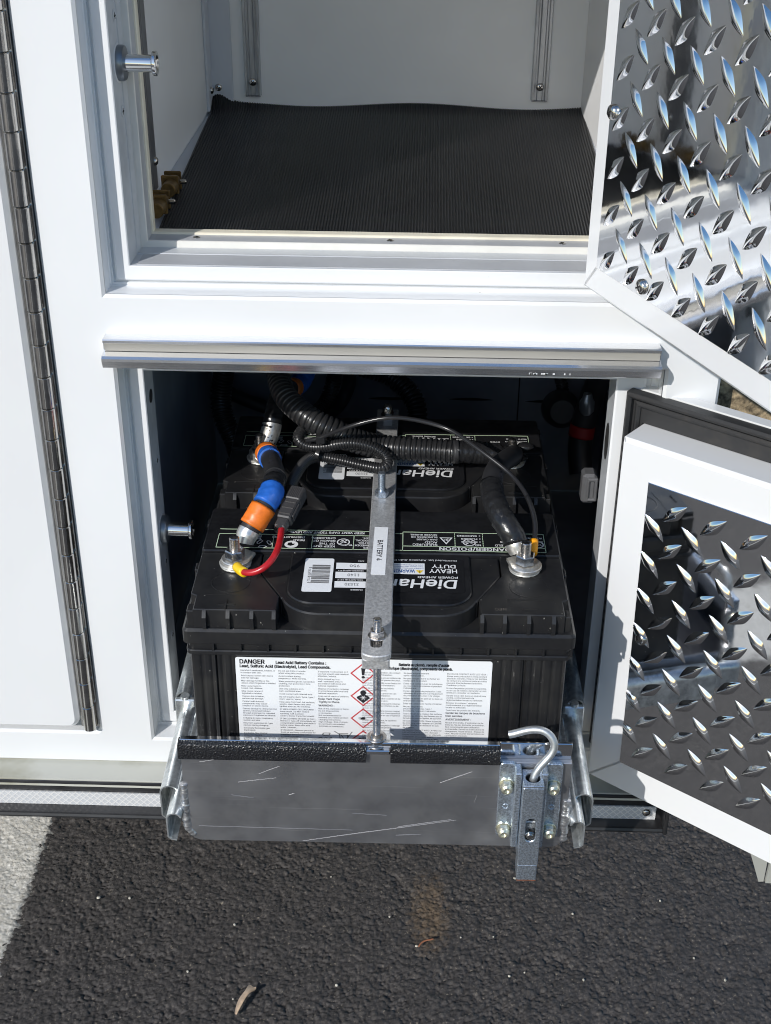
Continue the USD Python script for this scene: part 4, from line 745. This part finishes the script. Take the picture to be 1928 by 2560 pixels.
        if i == 3: s2(rect(-.0062, -.0008, -.0022, -.0014)); s2(rect(-.0040, -.0020, .0010, .0018)); s2(rect(-.0040, .0044, .0018, .0023)); s2([(.0022, -.0022), (.0062, -.0016), (.0052, -.0004), (.0030, .0004)]); s2(rect(-.0032, -.0027, -.0012, .0010)); s2(rect(.0040, .0045, .0004, .0018))
    part(lb, 'hazard_diamond', cat(*dm), 'ink_red', False); part(lb, 'hazard_symbol', cat(*bk), 'ink_black', False)
    rc = []
    for k in range(3):
        a = 2 * math.pi * k / 3 + math.pi / 2; q = shapely.affinity.rotate(Polygon([(-.0040, -.0014), (.0022, -.0014), (.0036, .0004), (.0022, .0018), (-.0032, .0014)], [[(-.0033, -.0008), (.0018, -.0008), (.0027, .0004), (.0018, .0011), (-.0026, .0008)]]), math.degrees(a) + 90, origin=(0, 0)); rc.append(flat(shapely.affinity.translate(q, -.0458 + .0042 * math.cos(a), .5735 + .0046 * math.sin(a)), (0, y, 0), RX, UZ))
    def ln(x0, z0, x1, z1, w=.0006):
        d = np.array([x1 - x0, z1 - z0]); d /= np.linalg.norm(d); n = np.array([-d[1], d[0]]) * w / 2; p, q = np.array([x0, z0]), np.array([x1, z1]); rc.append(flat([p - n, q - n, q + n, p + n], (0, y, 0), RX, UZ))
    for q in ((-.0385, .5815, -.0325, .5770), (-.0225, .5810, -.0325, .5660), (-.0342, .5790, -.0262, .5790), (-.0345, .5775, -.0258, .5775), (-.0338, .5775, -.0325, .5660), (-.0264, .5775, -.0276, .5660), (-.0325, .5775, -.0270, .5680)): ln(*q)
    rc.append(text('Pb', .0020, (-.0470, y, .5728), RX, UZ)); part(lb, 'disposal_symbol', cat(*rc), 'ink_black', False)
    # terminals
    for s in (-1, 1):
        cx, cy = s * .1285 + (0 if s < 0 else -.0010), -.0130
        p = part(t, 'terminal', cat(lathe([(0, 0), (.0138, 0), (.0138, .003), (.0130, .0042), (0, .0042)], (cx, cy, .7060), (0, 0, 1), 36), washer(.0142, .0018, (cx, cy, .7105))), 'lead', 35)
        part(p, 'stud', stud(.0046, .0250, (cx, cy, .7120)), 'stainless', 30)
        part(p, 'hex_nut', nut(.0156, .0090, (cx, cy, .7160), spin=.35), 'stainless', 25)
    return t
B1 = battery('black battery in front with the white danger label facing out')
p2 = stage.GetPrimAtPath(B1)
x2 = UsdGeom.Xform.Define(stage, '/World/battery_001'); x2.GetPrim().GetReferences().AddInternalReference(B1); x2.GetPrim().SetInstanceable(True)
x2.GetPrim().GetAttribute('xformOp:translate').Set(Gf.Vec3d(-.0005, -.09 + .204, .5045)); meta(x2.GetPrim(), 'black battery at the back of the tray under the corrugated conduits', 'battery', 'batteries standing one behind the other on the tray')

# ------------------------------------------------------------------ hold-down strap with its rod, nuts and name label
def strap():
    t = thing('hold_down_strap', 'flat grey steel strap with rounded end across the tops of both batteries', 'strap', (0, -.16, .712))
    za, zb = .7128, .7180
    def cx(y): return .0004 - .0026 * (y + .155) / .45
    y0, y1 = -.1600, .2960; w = .0118; pts = []
    for k in range(9):
        a = math.pi + math.pi * k / 8; pts.append((cx(y0) + w * math.cos(a) * 1, y0 + .0062 + .0062 * math.sin(a)))
    pts += [(cx(y1) + w * .96, y1), (cx(y1) - w * .96, y1)]
    slotf = rrect(-.0046, .0046 + .0004, -.1470, -.1180, .0042, 5); slotb = rrect(cx(.28) - .0035, cx(.28) + .0035, .262, .2855, .0033, 5)
    b = part(t, 'bar', prism(pts, za, zb, bt=.0008, bb=.0006, holes=[slotf, slotb]), 'strap_steel', 30)
    part(t, 'bar_end', bx(-.0108, .0112, -.1570, -.1510, .7030, .7127, .001), 'strap_steel', label='dark folded lug under the strap end')
    # name label
    P0, P1 = np.array([-.0014, .0408]), np.array([.0002 - .0022, -.0400]); d = (P1 - P0) / np.linalg.norm(P1 - P0); n = np.array([-d[1], d[0]]); hw = .0062
    q = [P0 - n * hw, P1 - n * hw, P1 + n * hw, P0 + n * hw]
    part(b, 'name_label', prism(q, zb + .0001, zb + .00035), 'sticker_white', False)
    o = P0 + d * .0235 - n * (-.0002) 
    part(b, 'label_text', text('BATTERY 4', .0047, (P0[0] + d[0] * .0235 - .0024, P0[1] + d[1] * .0235, zb + .0005), (d[0], d[1], 0), (-d[1], d[0], 0) if -d[1] > 0 else (d[1], -d[0], 0), width=.0350, bold=True), 'ink_black', False)
    part(b, 'blank_label', flat(rect(-.0040, .0052, .2540, .2700), (-.0022, 0, zb + .0003), (1, 0, 0), (0, 1, 0)), 'sticker_white', False)
    # long rod from tray to strap
    rx, ry = .0006, -.1320
    part(t, 'threaded_rod', stud(.0034, .1320, (rx, ry, .6030), pitch=.00125), 'stainless', 30)
    part(t, 'rod_nut', nut(.0108, .0054, (rx, ry, .7190), spin=.6), 'stainless', 25); part(t, 'rod_washer', washer(.0078, .0010, (rx, ry, .7180)), 'stainless')
    part(t, 'base_washer', cat(washer(.0086, .0016, (rx, ry, .6140)), washer(.0080, .0014, (rx, ry, .6068))), 'stainless'); part(t, 'base_nut', cat(nut(.0105, .0052, (rx, ry, .6084), spin=.3), lathe([(.0058, 0), (.0052, .003), (.0036, .0034), (0, .0034)], (rx, ry, .6157))), 'stainless', 25)
    bx_, by_ = -.0032, .1010
    part(t, 'strap_bolt', stud(.0036, .0250, (bx_, by_, .7182), pitch=.0012), 'zinc', 30); part(t, 'strap_nut', nut(.0116, .0062, (bx_, by_, .7182), spin=.1), 'zinc', 25)
    part(t, 'cap_nut', cat(nut(.0118, .006, (-.0022, .2760, .7182)), lathe([(.0058, 0), (.0056, .004), (.0048, .0070), (.0030, .0092), (0, .0100)], (-.0022, .276, .7240), n=20)), 'chrome_dirty', 30)
strap()

# ------------------------------------------------------------------ cables
def lug_plate(cx, cy, z, d, L, r=.0132):
    d = np.array(d, float); d /= np.linalg.norm(d); n = np.array([-d[1], d[0]]); a0 = math.atan2(d[1], d[0])
    arc = [(cx + r * math.cos(a0 + a), cy + r * math.sin(a0 + a)) for a in np.linspace(math.pi / 3, 2 * math.pi - math.pi / 3, 18)]
    tip = [(cx + d[0] * L - n[0] * r * .6, cy + d[1] * L - n[1] * r * .6), (cx + d[0] * L + n[0] * r * .6, cy + d[1] * L + n[1] * r * .6)]
    return prism(arc + tip, z, z + .0028, bt=.0006)
jp = np.array([[-.1212, .0043, .7275], [-.1155, .0115, .7355], [-.1096, .0171, .7440], [-.1051, .0229, .7500], [-.1011, .0331, .7550], [-.1000, .0496, .7565], [-.1022, .0757, .7525], [-.1075, .1064, .7460], [-.1164, .1456, .7360], [-.1222, .1690, .7292]])
t = thing('positive_cable', 'short black jumper cable with orange and blue taped ends joining the left terminals', 'cable', (-.1285, -.013, .7123))
part(t, 'sheath', tube(jp, .0094, .003, 22), 'cable_rubber', True)
part(t, 'terminal_lug', cat(lug_plate(-.1285, -.0130, .7126, (.55, .83), .017), tube(sub(jp, 0, .07), .0090, .001, 20, raw=True)), 'tinned', 40); part(t, 'terminal_lug', cat(lug_plate(-.1290, .1910, .7126, (.3, -.95), .018, .012), tube(sub(jp, .95, 1), .0084, .001, 20, raw=True)), 'tinned', 40)
part(t, 'lug_barrel', tube([(-.1226, .0012, .7215), (-.1212, .0043, .7265), (-.1185, .0080, .7318)], .0090, .001, 22, rf=lambda u: .0080 + .0018 * np.clip(u / .008, 0, 1)), 'tinned', 40)
def wob(r, seg=28, pitch=.0085, tilt=1.0):
    """Tape wound on in a spiral: each turn laps over the last one with a small step, wrinkled here and there."""
    def f(u):
        a = np.arange(seg)[None] / seg; t = (u[:, None] / pitch + tilt * a) % 1.0
        q = np.stack([np.cos(a * 2 * np.pi) * 2.2 + 0 * u[:, None], np.sin(a * 2 * np.pi) * 2.2 + 0 * u[:, None], u[:, None] * 420 + 0 * a], -1)
        return r - .0003 + .0007 * t ** 3 + (meshkit.fbm(q, 3, int(r * 1e6) % 97) - .5) * .0016
    return f
part(t, 'orange_tape', tube(sub(jp, .045, .170), .0116, .001, 28, rf=wob(.0118), raw=True), 'orange_tape', True); part(t, 'blue_tape', tube(sub(jp, .166, .280), .0115, .001, 28, rf=wob(.0114), raw=True), 'blue_tape', True)
part(t, 'black_tape', tube(sub(jp, .27, .37), .0101, .001, 28, rf=wob(.0101), raw=True), 'cable_tape', True)
part(t, 'blue_tape', tube(sub(jp, .765, .865), .0112, .001, 28, rf=wob(.0110), raw=True), 'blue_tape', True); part(t, 'orange_tape', tube(sub(jp, .86, .955), .0114, .001, 28, rf=wob(.0113), raw=True), 'orange_tape', True)
c0 = sub(jp, .40, .41)[0]; tt = sub(jp, .39, .43); ax = tt[-1] - tt[0]; part(t, 'cable_tie', lathe([(.0096, -.0009), (.0108, -.0009), (.0110, 0), (.0108, .0009), (.0096, .0009)], c0, ax, 28), 'loom_plastic', 40)
P = np.array(sub(jp, .45, .75)); part(t, 'sheath_print', text('2/0 GA 1/3 BC', .0042, P[len(P) // 2] + np.array([.0022, -.0290, .0096]), (-.06, .985, .10), (-.95, 0, .25), width=.045), 'ink_grey', False)

l2 = np.array([[-.1290, .1930, .7200], [-.1221, .2000, .7290], [-.1190, .2080, .7400], [-.1165, .2200, .7520], [-.1130, .2450, .7600], [-.1130, .2900, .7450], [-.1110, .3300, .7250], [-.1054, .3600, .7180], [-.1006, .3700, .7220], [-.0945, .3800, .7400], [-.0900, .3850, .7700], [-.0880, .386, .82]])
t = thing('main_positive_cable', 'thick black taped cable rising from the rear left terminal, blue and orange tape behind', 'cable', (-.129, .191, .7155))
part(t, 'sheath', tube(l2, .0096, .001, 28, rf=wob(.0098, pitch=.011)), 'cable_tape', True); part(t, 'terminal_lug', cat(lug_plate(-.1290, .1910, .7157, (.45, .9), .018, .0125), tube(l2[:3], .0101, .002, 18)), 'tinned', 40)
part(t, 'orange_tape', tube(sub(l2, .50, .585), .0112, .001, 28, rf=wob(.0113), raw=True), 'orange_tape', True); part(t, 'blue_tape', tube(sub(l2, .58, .70), .0116, .001, 28, rf=wob(.0117), raw=True), 'blue_tape', True)

jn = np.array([[.1188, .0018, .7262], [.1165, .0060, .7320], [.1117, .0102, .7385], [.1036, .0269, .7460], [.0991, .0497, .7505], [.1003, .0776, .7510], [.1075, .1125, .7460], [.1200, .1500, .7360], [.1270, .1800, .7250]])
t = thing('negative_cable', 'thick black jumper cable bent between the two right hand terminals', 'cable', (.1275, -.013, .7123))
part(t, 'sheath', tube(jn, .0098, .003, 22), 'cable_rubber', True); part(t, 'black_tape', tube(sub(jn, .0, .38), .0108, .001, 28, rf=wob(.0109, pitch=.010), raw=True), 'cable_tape', True)
part(t, 'terminal_lug', cat(lug_plate(.1275, -.0130, .7126, (-.55, .83), .017, .0142), tube([(.1215, -.0010, .7205), (.1195, .0010, .7245), (.1185, .0025, .7270)], .0094, .001, 22, rf=lambda u: .0082 + .0016 * np.clip(u / .006, 0, 1))), 'tinned', 40)
part(t, 'sheath_print', text('2/0 GA 14', .0040, (.1075, .055, .7578), (.10, .99, 0), (-.9, .1, .3), width=.032), 'ink_grey', False)

loom = np.array([[-.1185, .255, .830], [-.1165, .240, .793], [-.1123, .225, .7847], [-.1043, .200, .7770], [-.0878, .1800, .7690], [-.0698, .1700, .7610], [-.0525, .1690, .7530], [-.0371, .1700, .7440], [-.0202, .1730, .7370], [-.0100, .1765, .7335], [.0073, .1735, .7330], [.0304, .1712, .7330], [.0660, .1672, .7330]])
tail = np.array([[.0610, .1678, .7330], [.0764, .1677, .7330], [.0880, .1694, .7320], [.1034, .1705, .7300], [.1150, .1730, .7270], [.1262, .1830, .7220]])
t = thing('large_conduit', 'thick black corrugated conduit running from upper left across the rear battery', 'conduit', (.064, .167, .733))
part(t, 'corrugated_tube', conduit(loom, .0122, .0052, .0017, 26), 'loom_plastic', 45); part(t, 'taped_end', tube(tail, .0108, .001, 28, rf=wob(.0112, pitch=.012)), 'cable_tape', True); part(t, 'tape_flag', tube(np.array([[.0655, .1673, .7330], [.0720, .1676, .7330]]), .0118, .002, 22), 'cable_rubber', True)
part(t, 'terminal_lug', cat(lug_plate(.1275, .1910, .7126, (-.7, -.5), .018, .0135)), 'tinned', 40)
ms = []
for k in range(9):
    s = trimesh.creation.icosphere(2, .0085); s.vertices *= 1 + .25 * (meshkit.noise(s.vertices * 260 + k, k)[:, None] - .5); s.apply_scale([1, .8, .45]); s.apply_translation([.118 + .024 * rng.random(), .172 + .026 * rng.random(), .7235 + .005 * rng.random()]); ms.append(s)
part(t, 'tape_wrap', cat(*ms), 'cable_tape', 60)

small = np.array([[-.0694, .1770, .7520], [-.0809, .1765, .7520], [-.0868, .1689, .7500], [-.0874, .1629, .7450], [-.0812, .1600, .7410], [-.0683, .1575, .7400], [-.0538, .1545, .7440], [-.0396, .1540, .7470], [-.0254, .1535, .7465], [-.0111, .1530, .7420], [-.0011, .1515, .7350], [.0012, .1470, .7295], [-.0035, .1425, .7265], [-.0150, .1445, .7262], [-.0280, .1480, .7270], [-.0425, .1520, .7285], [-.0556, .1550, .7295], [-.0671, .1560, .7305], [-.0763, .1470, .7320], [-.0828, .1256, .7340], [-.0871, .0965, .7360], [-.0903, .0731, .7370]])
t = thing('fused_wire_loom', 'looped thin corrugated conduit ending in a fuse holder and a red wire', 'wiring loom', (-.09, .06, .735))
part(t, 'corrugated_tube', conduit(small, .0056, .0027, .0009, 18), 'loom_plastic', 45)
part(t, 'taped_end', tube([(-.0890, .0730, .7400), (-.0895, .0640, .7390), (-.0870, .0540, .7400), (-.0820, .0470, .7440)], .0046, .002, 16), 'cable_tape', True)
a, b = np.array([-.0893, .0045, .7385]), np.array([-.0765, .0445, .7520]); d = (b - a) / np.linalg.norm(b - a); X = np.cross(d, [0, 0, 1]); X /= np.linalg.norm(X); Zv = np.cross(X, d)
def loc(m): 
    v = np.asarray(m.vertices); return trimesh.Trimesh(a + v[:, :1] * X + v[:, 1:2] * d + v[:, 2:] * Zv, m.faces, process=False)
fz = part(t, 'fuse_holder', cat(loc(bx(-.0064, .0064, .0060, .0300, -.006, .0062, .0012)), loc(bx(-.0070, .0070, .0285, .0445, -.0066, .0070, .0012)), loc(bx(-.0076, -.0060, .012, .033, -.003, .004, .0006)), loc(bx(.0060, .0080, .010, .026, -.003, .004, .0006)), loc(bx(-.0050, .0050, -.004, .0065, -.0045, .0045, .001)), loc(lathe([(.0050, 0), (.0050, .004), (.0038, .0042), (.0036, 0)], (0, -.006, 0), (0, 1, 0), 18))), 'fuse_plastic', 30)
part(fz, 'fuse_ridge', cat(*[loc(bx(-.0046 + .0016 * k, -.0040 + .0016 * k, .0300, .0420, .0070, .0074)) for k in range(6)], *[loc(bx(-.0055, .0055, .0100 + .007 * k, .0108 + .007 * k, .0062, .0068)) for k in range(3)]), 'fuse_plastic', False)
red = np.array([[-.1195, -.0450, .7215], [-.1123, -.0503, .7235], [-.1049, -.0514, .7260], [-.0979, -.0498, .7300], [-.0926, -.0433, .7335], [-.0895, -.0328, .7360], [-.0884, -.0199, .7375], [-.0886, -.0069, .7380], [-.0890, .0060, .7384]])
part(t, 'red_wire', tube(red, .0029, .002, 16), 'red_wire', True)
part(t, 'yellow_terminal', cat(tube([(-.1250, -.0330, .7185), (-.1205, -.0420, .7205), (-.1168, -.0478, .7222)], .0044, .002, 18)), 'yellow_vinyl', True)
part(t, 'ring_tongue', tube([(-.1268, -.0270, .7170), (-.1245, -.0330, .7180)], .0030, .001, 12), 'tinned', True)
wire = np.array([[-.0789, .1516, .7500], [-.0672, .1468, .7550], [-.0585, .1443, .7600], [-.0354, .1337, .7750], [-.0146, .1313, .7830], [.0033, .1300, .7870], [.0210, .1305, .7860], [.0420, .1290, .7825], [.0627, .1220, .7780], [.0842, .1025, .7720], [.1054, .0856, .7630], [.1193, .0728, .7560], [.1308, .0511, .7480], [.1363, .0336, .7380], [.1373, .0215, .7300], [.1356, .0120, .7240]])
simple('wire_gloss', (.02, .02, .022), .24)
t = thing('black_wire', 'thin black wire arching over the conduits to a yellow crimp on the front right terminal', 'wire', (.1356, .012, .724))
part(t, 'insulation', tube(wire, .0021, .002, 14), 'wire_gloss', True); part(t, 'clear_sleeve', tube(wire[-4:], .0023, .002, 14), 'cable_tape', True)
part(t, 'yellow_terminal', tube([(.1358, .0130, .7245), (.1352, .0060, .7205), (.1342, .0000, .7180)], .0040, .002, 18), 'orange_vinyl', True)
tie = thing('cable_tie', 'black cable tie holding the looped conduit together', 'cable tie', (-.0655, .155, .736))
part(tie, 'head', cat(bx(-.0690, -.0600, .1440, .1510, .7500, .7580, .001)), 'loom_plastic'); part(tie, 'band', aim(lathe([(.0062, -.002), (.0072, -.002), (.0072, .002), (.0062, .002)], (0, 0, 0), (0, 0, 1), 24).apply_transform(np.diag([1.0, 1.55, 1, 1])), (-.0655, .1570, .7352), (-.9, .30, .1)), 'loom_plastic')

# dim conduits at the back of the bay
def dark(name, label, pts, r, corr=True, pitch=.0045):
    pts = np.array(pts); t = thing(name, label, 'conduit' if corr else 'cable', pts[-1], truck=True); part(t, 'corrugated_tube' if corr else 'sheath', conduit(pts, r, pitch, r * .13, 20) if corr else tube(pts, r, .003, 18), 'loom_plastic' if corr else 'cable_rubber', 45); return t
dark('rear_conduit', 'black corrugated conduit curving down behind the large one, left of centre', [[-.066, .400, .80], [-.0661, .400, .7234], [-.0686, .400, .7040], [-.0760, .390, .6839], [-.0881, .370, .6758], [-.1023, .340, .6752], [-.12, .33, .67]], .0092, pitch=.0036)
dark('rear_cable', 'smooth black cable in a curve beside the rear conduit', [[-.052, .46, .80], [-.0539, .46, .6955], [-.0540, .46, .6727], [-.0653, .45, .6514], [-.0804, .43, .6476], [-.1, .42, .655]], .0085, False)
dark('rear_conduit', 'thick black corrugated conduit arching down right of the strap end', [[-.10, .44, .725], [-.0600, .44, .712], [-.0258, .44, .7022], [-.0051, .44, .6951], [.0159, .43, .6825], [.0278, .42, .6673], [.0305, .41, .6493], [.03, .40, .60]], .0122, pitch=.005)
dark('side_conduit', 'dark corrugated conduit hanging along the left wall of the battery bay', [[-.192, .40, .80], [-.1946, .40, .7208], [-.2009, .40, .6865], [-.1987, .39, .6614], [-.1882, .38, .6414], [-.18, .375, .60]], .0125)
dark('side_cable', 'dark cable leading across the rear left of the bay', [[-.21, .485, .652], [-.1986, .48, .6478], [-.1502, .47, .6338], [-.11, .45, .64]], .0085, False)
t = dark('red_taped_cable', 'black cable with a red tape band in the dark right side of the bay', [[.246, .37, .80], [.2420, .385, .7350], [.2340, .40, .6950], [.2268, .40, .6600], [.2235, .395, .6340], [.226, .38, .60]], .0140, False)
part(t, 'red_tape', tube(np.array([[.2258, .3995, .6540], [.2240, .3968, .6400]]), .0150, .002, 24), 'red_dark', True)
dark('right_conduit', 'thin corrugated conduit at the top right of the bay', [[.182, .45, .78], [.190, .45, .715], [.197, .45, .700], [.205, .445, .675]], .0075, pitch=.0034)
t = thing('round_fitting', 'dark round cable boot in the right rear of the bay', 'cable boot', (.1985, .44, .66), truck=True); part(t, 'boot', lathe([(0, 0), (.021, 0), (.023, .006), (.021, .022), (.014, .03), (0, .03)], (.2010, .435, .6600), (0, -1, .25), 28), 'cable_rubber', 40)
t = thing('clear_bulb_cap', 'small clear plastic bulb cap hanging at the top right of the bay', 'cap', (.218, .33, .70), truck=True); part(t, 'cap', lathe([(0, 0), (.005, .001), (.0085, .006), (.0085, .016), (.006, .020), (.0045, .026), (0, .027)], (.2180, .330, .7000), (0, 0, 1), 20), 'zinc_dark', 40)

# ------------------------------------------------------------------ litter on the asphalt
def leaf():
    c = np.array([[-.1757, .0790], [-.1735, .0865], [-.1700, .0965], [-.1650, .1060], [-.1610, .1125], [-.1585, .1175]]); w = np.array([.0016, .0028, .0034, .0034, .0052, .0036]); t = np.linspace(0, 1, 6)
    s = CubicSpline(t, np.c_[c, w]); q = s(np.linspace(0, 1, 26)); d = np.gradient(q[:, :2], axis=0); d /= np.linalg.norm(d, axis=1, keepdims=True); n = np.c_[-d[:, 1], d[:, 0]]
    u = np.linspace(-1, 1, 7); P = q[:, None, :2] + u[None, :, None] * q[:, 2][:, None, None] * n[:, None]
    z = .0035 + .003 * np.linspace(0, 1, 26)[:, None] + .0016 * np.abs(u)[None] ** 1.5 + .0045 * np.sin(np.linspace(0, 3.0, 26))[:, None]
    top = np.dstack([P, z]); bot = top.copy(); bot[..., 2] -= .0009; return cat(grid_mesh(top), grid_mesh(bot))
solo('dry_leaf', leaf(), 'leaf_dry', 'curled dry tan leaf strip lying on the asphalt at the bottom', 'leaf', 60)
solo('pine_needle', tube([(.0465, .1905, .0045), (.053, .1985, .0060), (.0590, .2015, .0055), (.0655, .2045, .0045)], .0011, .001, 10), 'needle', 'short reddish twig lying on the brown stain in the asphalt', 'twig', True)
def pebble(x, y, r, label):
    s = trimesh.creation.icosphere(2, r); s.vertices *= 1 + .5 * (meshkit.noise(s.vertices / r * 1.3 + x * 99, 2)[:, None] - .5); s.apply_scale([1.1, .9, .7]); s.apply_translation([x, y, .0015]); solo('pebble', s, 'pebble_mat', label, 'pebble', 50)
pebble(-.1366, .0600, .0026, 'pale pebble near the bottom edge, right of the dry leaf'); pebble(.0440, .1945, .0018, 'tiny pale pebble touching the left end of the reddish twig')
pebble(-.385, .262, .0022, 'tan pebble on the asphalt beside the pale pavement'); pebble(.178, .318, .0020, 'small pale pebble below the tray latch')
r5 = np.random.default_rng(21)
for k in range(16):
    x, y, r = r5.uniform(-.42, .44), r5.uniform(.10, .36), r5.uniform(.0010, .0019)
    m = trimesh.creation.icosphere(1, r); m.vertices *= 1 + .6 * (meshkit.noise(m.vertices / r * 1.3 + k * 7, 2)[:, None] - .5); m.apply_translation([x, y, .0004])
    solo('grit', m, 'pebble_mat', 'tiny pale grain of grit lying loose on the dark asphalt', 'grit', 50, group='grains of grit scattered on the asphalt')
